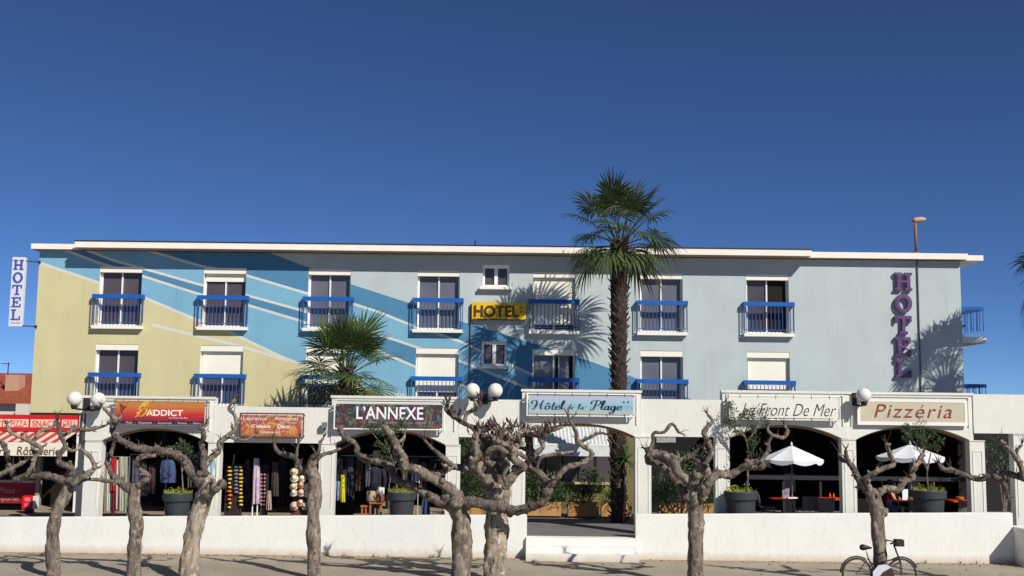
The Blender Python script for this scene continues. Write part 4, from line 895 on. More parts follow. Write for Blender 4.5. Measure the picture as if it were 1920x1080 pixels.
# ================================================================== PALMS
def frond(base, az, el, lp, L, rnd, droop, nseg=26, w0=1.0):
    mb = MB(); d0 = Vector((math.cos(az) * math.cos(el), math.sin(az) * math.cos(el), math.sin(el)))
    pts = []; d = d0.copy(); p = base.copy(); n = 6
    for i in range(n + 1):
        pts.append(p.copy()); p = p + d * lp / n; d = (d + Vector((0, 0, -droop * .09))).normalized()
    mb.tube(pts, [.026 - .013 * i / n for i in range(n + 1)], 5, True)
    hub = pts[-1]; s = d.cross(Vector((0, 0, 1)))
    s = s.normalized() if s.length > .05 else Vector((1, 0, 0)); nr = s.cross(d)
    tw = rnd.uniform(-.35, .35); s, nr = s * math.cos(tw) + nr * math.sin(tw), nr * math.cos(tw) - s * math.sin(tw)
    A = R_(118); dth = 2 * A / nseg
    for k in range(nseg):
        th = -A + dth * (k + .5) + rnd.uniform(-.03, .03); l = L * (1 - .32 * (abs(th) / A) ** 2) * rnd.uniform(.88, 1.1)
        u = d * math.cos(th) + s * math.sin(th) + nr * (.16 * abs(math.sin(th)) - .06)
        u.normalize(); side = (-d * math.sin(th) + s * math.cos(th)); fl = droop * rnd.uniform(.6, 1.25); row = []
        for i in range(7):
            q = i / 6; r = l * (.06 + .94 * q)
            c = hub + u * r + Vector((0, 0, -1)) * l * fl * .42 * q ** 2.6 - u * l * fl * .12 * q ** 3 + nr * (.012 if k % 2 else -.012) * min(1, q * 3)
            wd = math.tan(dth / 2) * r * 1.06 if q < .5 else math.tan(dth / 2) * l * .5 * 1.06 * (1 - (q - .5) / .5) ** .8
            row.append((c + side * max(wd * w0, .002), c - side * max(wd * w0, .002)))
        n0 = len(mb.v)
        for a, b in row: mb.v += [a, b]
        for i in range(6): mb.f.append((n0 + 2*i, n0 + 2*i + 1, n0 + 2*i + 3, n0 + 2*i + 2))
    return mb
def palm(label, pxb, Y, zc, rt, rbm, n, lp, L, seed, mat, els, stubr=1.0, zbase=STREET, droopf=1.0, nstub=320, stub_z0=None, tall=True):
    rnd = random.Random(seed); t = thing('palm_tree', label, 'palm tree', (pxb[0], Y, zbase), 'palm trees between the arcade and the hotel')
    x0, x1 = pxb; pts = []
    for i in range(13):
        u = i / 12; pts.append(Vector((x0 + (x1 - x0) * u + .03 * math.sin(u * 5), Y, zbase + (zc - zbase) * u)))
    rr = [rbm + (rt - rbm) * (i / 12) for i in range(13)]
    mb = MB(); mb.tube(catmull(pts, .1), [rbm + (rt - rbm) * (i / (len(catmull(pts, .1)) - 1)) for i in range(len(catmull(pts, .1)))], 14, True, .12, 6); mb.build('trunk', palm_trunk_m, t, True)
    mb = MB(); z0 = stub_z0 or zbase
    for k in range(nstub):
        u = (k + rnd.random() * .6) / nstub; z = z0 + (zc - z0) * u; f = (z - zbase) / (zc - zbase); c = Vector((x0 + (x1 - x0) * f, Y, z)); r = rbm + (rt - rbm) * f
        an = k * 2.39996 + rnd.uniform(-.2, .2); d = Vector((math.cos(an), math.sin(an), 0)); s = Vector((-d.y, d.x, 0)); w = rnd.uniform(.05, .085) * stubr
        b0 = c + d * r * .82; tip = c + d * (r + rnd.uniform(.04, .13) * stubr) + Vector((0, 0, rnd.uniform(.1, .2)))
        th = Vector((0, 0, -.035)); nn = len(mb.v)
        mb.v += [b0 - s * w, b0 + s * w, tip + s * w * .45, tip - s * w * .45, b0 - s * w + th * 2 - d * .01, b0 + s * w + th * 2 - d * .01, tip + s * w * .4 + th, tip - s * w * .4 + th]
        for q in ((0,1,2,3),(4,7,6,5),(0,4,5,1),(1,5,6,2),(2,6,7,3),(3,7,4,0)): mb.f.append(tuple(nn + i for i in q))
    o = mb.build('leaf_stubs', palm_stub_m, t); o['kind'] = 'stuff'
    top = Vector((x1, Y, zc))
    for k in range(n):
        u = k / (n - 1); el = els[0] + (els[1] - els[0]) * u ** (.85 if tall else 1) + rnd.uniform(-.2, .2); az = k * 2.39996 + rnd.uniform(-.25, .25)
        dr = droopf * (.3 + 1.05 * (1 - u)); pet = (.86 + .26 * min(1, u * 1.5)) if tall else 1.02
        mb = frond(top + Vector((math.cos(az) * .1, math.sin(az) * .1, -.35 * (1 - u))), az, el, lp * rnd.uniform(.82, 1.18) * pet, L * rnd.uniform(.8, 1.15), rnd, dr, w0=.85)
        mb.build('frond', mat, t)
    return t
PY_ = 34.6
palm('tall fan palm with shaggy brown trunk in front of the grey facade', (P(1158, 730, PY_).x, P(1162, 480, PY_).x), PY_, P(1163, 450, PY_).z, .27, .21, 34, 1.1, 1.05, 14, palm_leaf, (-.2, 1.4), droopf=.95)
palm('short bushy fan palm in front of the blue and yellow mural', (P(652, 740, 34.9).x, P(649, 690, 34.9).x), 34.9, P(645, 692, 34.9).z, .16, .3, 34, 1.0, 1.08, 23, palm_leaf_young, (-.3, 1.5), tall=False, stubr=1.5, droopf=.48, stub_z0=3.3, nstub=140)
palm('fan palm at the right edge of the picture, only its outer fronds showing', (P(2016, 730, PY_).x, P(2014, 480, PY_).x), PY_, P(2014, 515, PY_).z, .3, .24, 40, 1.08, 1.0, 37, palm_leaf, (-.22, 1.45), droopf=1.2)

# ================================================================== POTTED TREES
def leaf_cloud(mb, centers, n, size, rnd, asp=.35, up=.3):
    for _ in range(n):
        c, r = rnd.choice(centers)
        while True:
            v = Vector((rnd.uniform(-1, 1), rnd.uniform(-1, 1), rnd.uniform(-1, 1)))
            if v.length < 1: break
        p = Vector(c) + v * r; d = (v + Vector((rnd.uniform(-1, 1), rnd.uniform(-1, 1), rnd.uniform(-.6, 1) + up))).normalized(); s = d.orthogonal().normalized()
        an = rnd.uniform(0, 6.28); s = (Matrix.Rotation(an, 3, d) @ s); l = size * rnd.uniform(.6, 1.3); w = l * asp * .5
        n0 = len(mb.v); mb.v += [p, p + d * l * .5 + s * w, p + d * l, p + d * l * .5 - s * w]; mb.f.append((n0, n0 + 1, n0 + 2, n0 + 3))
def potted(label, pl, pr, ptop, tx, tree_pts, clouds, seed, Y=30.9, yellow=True, nl=900, lsize=.085):
    rnd = random.Random(seed); a = P(pl, ptop, Y); b = P(pr, ptop, Y); cx = (a.x + b.x) / 2; R = (b.x - a.x) / 2; zt = P((pl + pr) / 2, ptop, Y).z
    t = thing('potted_tree', label, 'potted tree', (cx, Y, STREET), 'potted trees behind the low wall')
    h = zt - STREET
    mb = MB(); mb.lathe([(R * .66, 0), (R * .68, .02), (R * .86, h - .24), (R * .88, h - .22), (R * .98, h - .21), (R, h - .02), (R * .98, h), (R * .9, h), (R * .88, h - .06), (.02, h - .06)], (cx, Y, STREET), 28); mb.build('pot', pot_grey, t, False)
    mb = MB()
    for p in tree_pts:
        w = [P(x, y, Y + dy) for x, y, dy in p]; c = catmull(w, .06); k = len(c)
        mb.tube(c, [.028 - .018 * i / (k - 1) for i in range(k)], 7, True, .15, 14)
    for x, y, r in clouds:
        p = P(x, y, Y); q = P(*min((pp for l in tree_pts for pp in l), key=lambda w: (w[0] - x) ** 2 + (w[1] - y) ** 2)[:2], Y); mb.tube([q, q.lerp(p, .6) + Vector((0, .05, .03)), p + Vector((0, 0, r * .6))], [.014, .009, .004], 5)
    mb.build('trunk', bark, t, True)
    mb = MB(); cl = [(P(x, y, Y + rnd.uniform(-.15, .15)), r) for x, y, r in clouds]; cl = [(c + Vector((rnd.gauss(0, .1), rnd.gauss(0, .1), rnd.gauss(0, .1))), r * rnd.uniform(.35, .75)) for c, r in cl for _ in range(4)]; leaf_cloud(mb, cl, int(nl * .75), lsize, rnd, .3, .6); o = mb.build('foliage', olive_leaf, t); o['kind'] = 'stuff'
    mb = MB()
    for _ in range(90):
        an = rnd.uniform(0, 6.28); rr = R * .85 * math.sqrt(rnd.random()); p = Vector((cx + rr * math.cos(an), Y + rr * math.sin(an), zt - .06)); d = Vector((math.cos(an) * .5, math.sin(an) * .5, 1)).normalized(); l = rnd.uniform(.08, .2); s = d.orthogonal().normalized() * .02
        n0 = len(mb.v); mb.v += [p - s, p + s, p + d * l]; mb.f.append((n0, n0 + 1, n0 + 2))
    leaf_cloud(mb, [((cx - R * .4, Y, zt), R * .35), ((cx + R * .3, Y - .1, zt), R * .4)], 160, .05, rnd, .8)
    o = mb.build('undergrowth', flower_yellow if yellow else bright_leaf, t); o['kind'] = 'stuff'
potted('round dark grey pot with a small tree under the leftmost arch', 306, 361, 924, 342, [[(343,925,0),(342,900,0),(340,870,0)], [(341,885,0),(348,860,.1)]], [(338,853,.22),(325,845,.18),(350,850,.17),(345,838,.15)], 3, nl=800)
potted('round dark grey pot with a leafy tree under the dark scribbled banner', 726, 781, 922, 742, [[(745,925,0),(740,880,0),(728,840,0),(715,805,0)], [(735,855,0),(705,820,.1),(690,800,.1)], [(740,870,0),(760,820,0)]], [(712,812,.26),(694,802,.2),(735,808,.22),(722,838,.25),(728,862,.15),(748,800,.16),(760,880,.14)], 4, nl=1500)
potted('round dark grey pot with a tall tree covering part of the white banner', 1357, 1421, 921, 1402, [[(1402,925,0),(1402,880,0),(1403,845,0),(1395,815,0),(1378,785,0),(1366,760,0)], [(1400,830,0),(1420,800,0),(1428,775,0)], [(1398,820,0),(1360,790,.1)]], [(1372,768,.2),(1366,790,.16),(1395,782,.18),(1420,778,.22),(1432,790,.14),(1405,805,.2),(1412,830,.22),(1405,850,.18),(1378,800,.16)], 5, nl=1700)
potted('round dark grey pot with a forked tree in front of the right parasol', 1709, 1773, 919, 1738, [[(1741,925,0),(1738,890,0),(1738,875,0),(1728,855,0),(1718,835,0)], [(1738,885,0),(1743,860,0),(1748,840,0)], [(1738,880,0),(1730,860,.1),(1735,830,.1)]], [(1705,815,.2),(1725,810,.24),(1745,822,.22),(1695,808,.13),(1755,832,.15),(1722,828,.18),(1735,838,.18)], 6, nl=1500)

# ================================================================== COURTYARD PLANTING
terra = M('planter_tan', (186, 140, 88), .8, .12, 3, .1)
def blades(mb, c, n, L, rnd, el0=.3, el1=1.4, w=.02, droop=.5):
    for k in range(n):
        az = rnd.uniform(0, 6.28); el = rnd.uniform(el0, el1); d = Vector((math.cos(az) * math.cos(el), math.sin(az) * math.cos(el), math.sin(el))); s = Vector((-math.sin(az), math.cos(az), 0)); l = L * rnd.uniform(.7, 1.15); n0 = len(mb.v)
        for i in range(5):
            q = i / 4; p = Vector(c) + d * l * q + Vector((0, 0, -1)) * l * droop * q ** 2.2 * .6; ww = w * (1 - q) ** .6 + .001; mb.v += [p + s * ww, p - s * ww]
        for i in range(4): mb.f.append((n0 + 2*i, n0 + 2*i + 1, n0 + 2*i + 3, n0 + 2*i + 2))
def planter(label, px0, px1, seed, Y=35.65, kind=0):
    rnd = random.Random(seed); a = P(px0, 960, Y).x; b = P(px1, 960, Y).x; t = thing('planter_box', label, 'planter', ((a + b) / 2, Y, STREET), 'tan planter boxes in the court')
    mb = MB(); z0, z1 = STREET + .06, STREET + .5
    mb.box(a, b, Y, Y + .04, z0, z1); mb.box(a, b, Y + .4, Y + .44, z0, z1); mb.box(a, a + .04, Y + .04, Y + .4, z0, z1 - .002); mb.box(b - .04, b, Y + .04, Y + .4, z0, z1 - .002); mb.box(a + .04, b - .04, Y + .04, Y + .4, z0, z1 - .08); o = mb.build('box', terra, t)
    for x in (a + .12, b - .12):
        mb = MB(); mb.box(x - .05, x + .05, Y + .05, Y + .39, STREET, z0 - .001); mb.build('foot', metal_dark, t)
    mb = MB()
    if kind == 0:
        leaf_cloud(mb, [((a + (b - a) * rnd.random(), Y + .15, z1 + rnd.uniform(0, .85)), .26) for _ in range(12)], 1100, .13, rnd, .3)
        for _ in range(5): blades(mb, (a + (b - a) * rnd.random(), Y + .1, z1 - .02), 12, .5, rnd, -.2, 1.0, .012, .9)
    else:
        for _ in range(3): blades(mb, (a + (b - a) * rnd.uniform(.2, .8), Y + .2, z1 + rnd.uniform(0, .15)), 50, .8, rnd, .05, 1.5, .018, .5)
        leaf_cloud(mb, [((a + (b - a) * rnd.random(), Y + .2, z1 + .1), .22) for _ in range(5)], 250, .1, rnd)
    o = mb.build('plants', bright_leaf if kind else olive_leaf, t); o['kind'] = 'stuff'
planter('tan planter box with bushy plants left in the court behind the steps', 990, 1052, 1)
planter('tan planter box with bushy plants in the middle of the court behind the steps', 1065, 1123, 2)
planter('tan planter box with spiky plants right in the court behind the steps', 1128, 1185, 3, kind=1)
planter('tan planter box with drooping plants behind the trunk of the largest tree', 868, 905, 4, kind=0)
planter('tan planter box with dark leafy plants left of the long armed tree', 1236, 1293, 5, kind=0)
planter('tan planter box right of the long armed tree behind the wall', 1318, 1345, 8, kind=0)
def yucca(label, px, py, Y, h, seed, n=70, L=.6):
    rnd = random.Random(seed); c = P(px, py, Y); t = thing('yucca_plant', label, 'plant', (c.x, Y, STREET)); mb = MB(); mb.tube(catmull([(c.x - .05, Y, STREET), (c.x, Y, (STREET + c.z) / 2), c], .1), .035, 8, True, .2, 10); mb.build('stem', bark, t, True)
    mb = MB(); blades(mb, c, n, L, rnd, -.5, 1.5, .016, .5); o = mb.build('leaves', bright_leaf, t); o['kind'] = 'stuff'
yucca('tall spiky yucca beside the right pillar of the centre arch', 1172, 862, 34.3, 1, 4, 120, .75)
yucca('spiky yucca in the dark bay right of the twin globe lamps', 872, 905, 34.5, 1, 7, 60, .7)
def shrub(label, spots, seed, mat, n=900, size=.12):
    rnd = random.Random(seed); x = sum(p[0].x for p in spots) / len(spots); Y = spots[0][0].y; t = thing('leafy_shrub', label, 'shrub', (x, Y, STREET)); mb = MB()
    for p, r in spots: mb.tube([(x, Y, STREET), (p.x, p.y, p.z)], [.03, .01], 6)
    mb.build('stem', bark, t); mb = MB(); leaf_cloud(mb, spots, n, size, rnd, .35); o = mb.build('foliage', mat, t); o['kind'] = 'stuff'
shrub('climbing green shrub filling the bay left of the largest tree', [(P(870, y, 33.5), .3) for y in (818, 840, 862, 885)] + [(P(884, 830, 33.6), .25)], 21, olive_leaf, 1000)
shrub('dark leafy shrub in the bay right of the steps', [(P(x, y, 34.5), .38) for x, y in ((1240, 915), (1262, 900), (1285, 870), (1300, 862), (1315, 905), (1245, 940))], 22, olive_leaf, 1500)
c0 = P(1248, 825, 33.2); t = thing('hanging_board', 'small grey notice board hanging in the bay right of the steps', 'sign', c0); a = P(1231, 830, 33.2); b = P(1267, 820, 33.2)
mb = MB(); mb.box(a.x, b.x, 33.2, 33.24, P(1249, 830, 33.2).z, P(1249, 820, 33.2).z); mb.build('panel', M('board_grey', (150, 150, 148)), t)
for x in (a.x + .05, b.x - .05): mb = MB(); mb.tube([(x, 33.22, P(1249, 820, 33.2).z), (x, 33.22, 3.6)], .008, 5); mb.build('chain', metal_dark, t)

# ================================================================== SHOP GOODS
def cloth_mat(name, rgb, rgb2=None, vertical=0): return M(name, rgb, .9, .2, 7 if not vertical else vertical, .1, 40, col2=rgb2, stretch=(1, 1, .05) if vertical else None)
def garment(mb, px0, px1, py0, py1, Y, seed, fold=.03, taper=.75):
    rnd = random.Random(seed); nx, nz = 14, 8; n0 = len(mb.v); ph = rnd.uniform(0, 6)
    for k in range(nz + 1):
        v = k / nz; f = taper + (1 - taper) * min(1, v * 2.2)
        for i in range(nx + 1):
            u = i / nx; px = (px0 + px1) / 2 + (u - .5) * (px1 - px0) * f; p = P(px, py0 + (py1 - py0) * v + rnd.uniform(-.4, .4), Y)
            p.y += fold * math.sin(u * 15 + ph + v) * (.3 + v) - .05 * math.sin(u * math.pi); mb.v.append(p)
    for k in range(nz):
        for i in range(nx): a = n0 + k * (nx + 1) + i; mb.f.append((a, a + nx + 1, a + nx + 2, a + 1))
GY = 31.95
def hung(label, px0, px1, py0, py1, mat, seed, Y=GY, cat='garment', name='hanging_garment', taper=.75):
    mb = MB(); garment(mb, px0, px1, py0, py1, Y, seed, taper=taper); o = solo(mb, name, mat, label, cat, 'garments hung in the shop arches', True); return o
gm = [((184,192,857,962),(206,214,104),(160,170,90),'yellow green scarf hung beside the first pillar'), ((191,201,870,960),(150,132,100),(110,98,80),'beige brown wrap second from the first pillar'),
      ((199,208,848,958),(206,210,190),(150,170,160),'pale green and white beach dress on the left rack'), ((207,219,858,920),(190,28,36),(140,20,40),'bright red top on the garment rack under the leftmost arch'), ((208,216,920,966),(110,22,48),(80,18,36),'dark crimson skirt below the red top'),
      ((217,224,862,955),(226,220,216),(190,90,90),'white and red striped scarf beside the red top'), ((223,232,856,958),(200,196,172),(120,120,100),'cream striped towel on the garment rack'), ((231,240,857,962),(176,170,146),(90,110,100),'grey green striped towel at the right of the rack')]
for i, (q, c, c2, lab) in enumerate(gm): hung(lab, *q, cloth_mat('cloth_%d' % i, c, c2, 26), i, GY + .03 * (i % 3), 'garment', taper=.9)
rk = thing('garment_rack', 'metal garment rack holding colourful wraps under the leftmost arch', 'rack', (P(212, 960, GY).x, GY, STREET))
a, b = P(184, 856, GY + .05), P(243, 856, GY + .05); zr = a.z
mb = MB(); mb.tube([(a.x, GY + .05, zr), (b.x, GY + .05, zr)], .014, 8); mb.build('rail', metal_grey, rk)
for x in (a.x, b.x): mb = MB(); mb.tube([(x, GY + .05, STREET), (x, GY + .05, zr)], .014, 8); mb.build('upright', metal_grey, rk)
hung('denim blue shirt hanging deep under the leftmost arch', 300, 330, 862, 905, cloth_mat('denim', (78, 92, 128), (50, 60, 92)), 31, 32.1)
hung('pale patterned scarf on the pillar right of the leftmost arch', 386, 405, 858, 895, cloth_mat('pattern_pale', (190, 206, 206), (110, 150, 160)), 32, AY - .06)
hung('dark navy jacket hanging left under the second arch', 626, 642, 850, 905, cloth_mat('navy', (40, 44, 62), (24, 26, 40)), 33, 32)
hung('white and blue printed dress hanging left under the second arch', 628, 640, 902, 938, cloth_mat('print_blue', (150, 170, 190), (60, 90, 140)), 34, 31.95)
hung('bright yellow towel hanging left under the second arch', 639, 647, 890, 941, cloth_mat('towel_yellow', (228, 216, 30), (200, 186, 20)), 35, 31.9, taper=.9)
hung('black sweater hanging right under the second arch', 803, 831, 860, 885, cloth_mat('black_cloth', (36, 34, 38), (22, 20, 24)), 36, 32)
hung('dark red shirt hanging right under the second arch', 812, 832, 888, 905, cloth_mat('dark_red', (128, 40, 40), (90, 26, 30)), 37, 31.95)
hung('blue jeans hanging low right under the second arch', 790, 806, 935, 966, cloth_mat('jeans', (62, 78, 118), (40, 52, 84)), 38, 32)
hung('dark grey coat hanging in the second bay behind the hat display', 520, 540, 860, 950, cloth_mat('coat_grey', (44, 42, 50), (26, 24, 30)), 39, 33)
stock = [(246,262,858,935,(96,84,110),'mauve dress second bay side of the colourful rack under the leftmost arch'),(262,276,864,930,(60,58,66),'charcoal blouse behind the slim second tree'),(276,292,870,925,(70,50,46),'brown cardigan in the dark middle of the leftmost arch'),
  (352,366,850,915,(110,100,92),'taupe blouse right of the potted tree under the leftmost arch'),(368,382,846,940,(84,96,104),'slate blue dress beside the right pillar of the leftmost arch'),
  (458,470,862,940,(74,56,70),'plum scarf between the trinket strips and the white stand'),(510,522,866,930,(86,74,66),'brown shawl right of the necklace rack'),
  (650,664,858,930,(62,70,86),'steel blue hooded top beside the yellow towel'),(666,682,862,920,(84,62,56),'rust brown top left of the mannequin'),(684,696,866,912,(104,104,110),'grey top close to the mannequin'),
  (728,744,858,905,(90,84,100),'lilac grey shirt above the leafy pot'),(752,768,862,915,(120,110,96),'sand coloured shirt right of the leafy pot'),(770,786,858,930,(54,60,80),'dark blue dress in the right half of the second arch'),(786,800,866,930,(112,72,66),'terracotta top beside the black sweater')]
for i, (a, b, c, d, col, lab) in enumerate(stock): hung(lab, a, b, c, d, cloth_mat('stock_%d' % i, col, tuple(int(v * .6) for v in col), 18 if i % 2 else 0), 80 + i, 32.15 + .1 * (i % 3), taper=.85)
for lab, p0, p1, pyy in (('long steel clothes rail across the leftmost arch', 244, 384, 852), ('long steel clothes rail across the second arch', 630, 832, 854)):
    a, b = P(p0, pyy, 32.25), P(p1, pyy, 32.25); t = thing('clothes_rail', lab, 'clothes rail', ((a.x + b.x) / 2, 32.25, STREET)); mb = MB(); mb.tube([(a.x, 32.25, a.z), (b.x, 32.25, a.z)], .014, 8); mb.build('rail', metal_grey, t)
    for x in (a.x + .02, (a.x + b.x) / 2, b.x - .02): mb = MB(); mb.tube([(x, 32.25, STREET), (x, 32.25, a.z - .015)], .014, 8); mb.build('upright', metal_grey, t)
# mannequin with jacket and straw hat
mq = thing('mannequin', 'shop mannequin in a dark jacket and straw hat under the second arch', 'mannequin', (P(706, 960, 32.3).x, 32.3, STREET))
c = P(706, 860, 32.3)
mb = MB(); mb.lathe([(.05, -.12), (.085, -.05), (.1, .05), (.07, .13), (.02, .16)], (c.x, 32.3, c.z + .0), 14); mb.tube([(c.x, 32.3, c.z - .25), (c.x, 32.3, c.z - .08)], .05, 10); mb.build('head', M('mannequin_skin', (170, 140, 116)), mq, True)
mb = MB(); z = c.z - .2; mb.lathe([(.08, 0), (.2, -.06), (.23, -.2), (.21, -.45), (.22, -.66), (.02, -.66)], (c.x, 32.3, z), 18, sy=.6); mb.tube([(c.x - .2, 32.3, z - .08), (c.x - .27, 32.28, z - .4), (c.x - .24, 32.2, z - .68)], [.07, .06, .05], 9); mb.tube([(c.x + .2, 32.3, z - .08), (c.x + .27, 32.28, z - .4), (c.x + .24, 32.2, z - .68)], [.07, .06, .05], 9); mb.build('jacket', cloth_mat('jacket_dark', (44, 44, 58), (28, 28, 40)), mq, True)
mb = MB(); mb.tube([(c.x - .1, 32.3, z - .6), (c.x - .11, 32.3, STREET + .05)], [.11, .07], 10); mb.tube([(c.x + .1, 32.3, z - .6), (c.x + .11, 32.3, STREET + .05)], [.11, .07], 10); mb.build('trousers', cloth_mat('trousers', (120, 112, 100)), mq, True)
mb = MB(); mb.lathe([(.2, .1), (.205, .115), (.11, .13), (.1, .22), (.06, .24), (.005, .24)], (c.x, 32.3, c.z), 18); mb.build('hat', M('straw', (206, 186, 140), .9, .15, 20), mq, True)
# sunglasses strips
sp_ = thing('display_stand', 'dark stand holding strips of small goods left in the second bay', 'display stand', (P(440, 960, 32).x, 32.05, STREET))
a, b = P(424, 872, 32.05), P(456, 872, 32.05); mb = MB(); mb.box(a.x, b.x, 32.05, 32.09, STREET + .1, a.z + .02); mb.build('back_panel', M('stand_dark', (50, 36, 34)), sp_)
mb = MB(); mb.tube([(P(437, 872, 32.07).x, 32.07, a.z), (P(440, 852, 32.07).x, 32.05, P(440, 852, 32.07).z)], .014, 7); mb.build('hook', metal_grey, sp_)
mb = MB(); mb.box(a.x - .05, b.x + .05, 31.95, 32.3, STREET, STREET + .1); mb.build('foot', metal_dark, sp_)
ymats = [M('item_yellow', (206, 176, 60), .5, .2, 20), M('item_grey', (120, 120, 130), .5, .2, 20), M('item_orange', (206, 110, 40), .5, .2, 20)]
def strip(label, px, py0, py1, n, m0, alt=None):
    t = thing('goods_strip', label, 'goods strip', (P(px, py1, 32).x, 32.0, P(px, py1, 32).z), 'strips of goods in the second bay')
    for k in range(n):
        p = P(px, py0 + (py1 - py0) * (k + .5) / n, 32.0); g_ = 1 + .22 * math.sin(k * 5.1 + px); mb = MB(); mb.lathe([(.03 * g_, -.028), (.055 * g_, -.02), (.062 * g_, 0), (.05 * g_, .022), (.03, .03)], p + Vector((.012 * math.sin(k * 3.3 + px), 0, 0)), 10); mb.build('item', alt if alt and k in (6, 7, 8) else m0, t, True)
strip('strip of yellow and orange trinkets nearest the left pillar of the second bay', 430.5, 872, 955, 11, ymats[0], ymats[2])
strip('strip of grey trinkets between the two yellow strips', 442.5, 872, 926, 8, ymats[1])
strip('strip of yellow trinkets right of the grey strip', 451.5, 872, 950, 11, ymats[0])
t = thing('scarf_stand', 'white stand with a pale pink and white scarf in the second bay', 'display stand', (P(478, 960, 32.0).x, 32.0, STREET))
mb = MB(); x0, x1 = P(473, 960, 32).x, P(482, 960, 32).x
for x in (x0, x1): mb.tube([(x, 32.0, STREET + .28), (x, 32.0, 2.2)], .018, 8)
mb.build('frame', frame_white, t)
mb = MB(); mb.box(P(455, 960, 32).x, P(499, 960, 32).x, 31.85, 32.2, STREET + .2, STREET + .3); mb.build('base', white_paint, t)
mb = MB(); garment(mb, 473, 489, 859, 945, 31.95, 51, taper=.6); mb.build('scarf', cloth_mat('scarf_pink', (206, 196, 200), (170, 130, 160)), t, True)
t = thing('necklace_rack', 'dark rack with rows of pinkish necklaces in the middle of the second bay', 'display stand', (P(494, 960, 32.1).x, 32.15, STREET))
mb = MB(); mb.box(P(487, 960, 32.15).x, P(501, 960, 32.15).x, 32.15, 32.2, STREET, P(494, 872, 32.15).z); mb.build('back_panel', M('rack_dark', (44, 34, 36)), t)
rn = random.Random(9)
for k in range(9):
    for px in (490, 496):
        p = P(px + rn.uniform(-.5, .5), 890 + k * 7, 32.1); mb = MB(); mb.lathe([(.02, -.03), (.035, 0), (.015, .03)], p, 8); mb.build('pendant', M('pendant', (176, 130, 120)) if k == 0 and px == 490 else bpy.data.materials['pendant'], t, True)
hung('pale pinkish bag hanging beside the necklace rack', 500, 509, 920, 956, cloth_mat('bag_pale', (190, 176, 160), (150, 120, 110)), 53, 32, 'bag', 'hanging_bag')
# straw hats on a rack
t = thing('hat_rack', 'brown wooden rack that carries the straw hats in the second bay', 'rack', (P(564, 960, 32).x, 32.05, STREET))
brw = M('wood_brown', (110, 66, 52), .8, .2, 8); mb = MB(); a, b = P(545, 960, 32.05), P(582, 960, 32.05)
mb.box(a.x, b.x, 32.02, 32.3, STREET, P(564, 956, 32.05).z); mb.build('base_box', brw, t); mb = MB(); mb.box(a.x + .05, b.x - .05, 32.1, 32.14, P(564, 955, 32.05).z, P(564, 872, 32.05).z); mb.build('back_panel', M('rack_brown', (74, 50, 42)), t)
straws = [M('straw_%d' % i, c, .9, .15, 25, .2, 80) for i, c in enumerate(((214, 200, 160), (222, 214, 190), (204, 168, 120), (220, 184, 160)))]
bandm = [M('band_%d' % i, c, .8, .1) for i, c in enumerate(((70, 54, 50), (176, 70, 50), (150, 130, 90)))]
hats = [(551,885,0),(552,898,1),(567,898,1),(551,912,0),(565,909,2),(577,913,0),(551,925,1),(565,924,3),(577,926,1),(552,949,3),(564,943,3),(573,949,1)]
rows = ['top', 'second', 'second', 'third', 'third', 'third', 'fourth', 'fourth', 'fourth', 'bottom', 'bottom', 'bottom']; poss = ['single', 'left', 'right', 'left', 'middle', 'right', 'left', 'middle', 'right', 'left', 'middle', 'right']
for i, (x, y, c) in enumerate(hats):
    p = P(x, y, 31.98); h = thing('straw_hat', ('lone straw hat on top of the hat rack' if i == 0 else '%s straw hat in the %s row of the hat rack' % (poss[i], rows[i])), 'hat', p, 'straw hats on the rack')
    ax = Vector((.1 * math.sin(i * 2.1), -1, .55 + .3 * math.sin(i * 1.3))).normalized(); r = .12 + .01 * math.sin(i * 3)
    mb = MB(); mb.lathe([(r, 0), (r * 1.02, .008), (r * .58, .02), (r * .55, .09), (r * .4, .115), (.005, .12)], p, 18, ax); mb.build('crown', straws[c], h, True)
    mb = MB(); mb.lathe([(r * .6, .02), (r * .595, .045), (r * .5, .046)], p, 18, ax); mb.build('band', bandm[i % 3], h, True)
# wooden bench with toys under the second arch
t = thing('goods_bench', 'low orange wooden bench with baskets under the second arch', 'bench', (P(707, 960, 32).x, 32.0, STREET))
wo = M('wood_orange', (170, 104, 58), .7, .2, 8); zt = P(707, 941, 32).z; a, b = P(677, 941, 32), P(718, 941, 32)
for q in ((a.x, P(690, 941, 32).x, zt - .1), (P(692, 941, 32).x, b.x, zt)):
    mb = MB(); mb.box(q[0], q[1], 31.9, 32.25, q[2] - .05, q[2]); mb.build('seat', wo, t)
    for x in (q[0] + .02, q[1] - .07): mb = MB(); mb.box(x, x + .05, 31.93, 31.98, STREET, q[2] - .051); mb.build('leg', wo, t)
a, b = P(690, 940, 32), P(701, 918, 32); mb = MB(); mb.lathe([(.1, 0), (.13, .02), (.14, .25), (.11, .3), (.02, .3)], ((a.x + b.x) / 2, 32.05, zt + .001), 16); solo(mb, 'wicker_basket', M('wicker', (170, 156, 130), .9, .25, 30), 'pale basket on the orange bench under the second arch', 'basket', smooth=True)
a, b = P(702, 941, 32), P(719, 926, 32); mb = MB(); mb.box(a.x, b.x, 32.0, 32.22, zt + .002, b.z); mb.box(a.x - .01, b.x + .01, 31.99, 32.0 - .001, b.z - .05, b.z); solo(mb, 'wooden_crate', wo, 'brown wooden crate on the orange bench beside the pot', 'crate')
a, b = P(711, 928, 31.9), P(721, 914, 31.9); mb = MB(); mb.box(a.x, b.x, 31.9, 31.91, a.z, b.z); mb.box((a.x + b.x) / 2 - .01, (a.x + b.x) / 2 + .01, 31.911, 31.93, zt + .02, b.z - .02); solo(mb, 'price_card', frame_white, 'white price card standing on the crate under the second arch', 'price card')
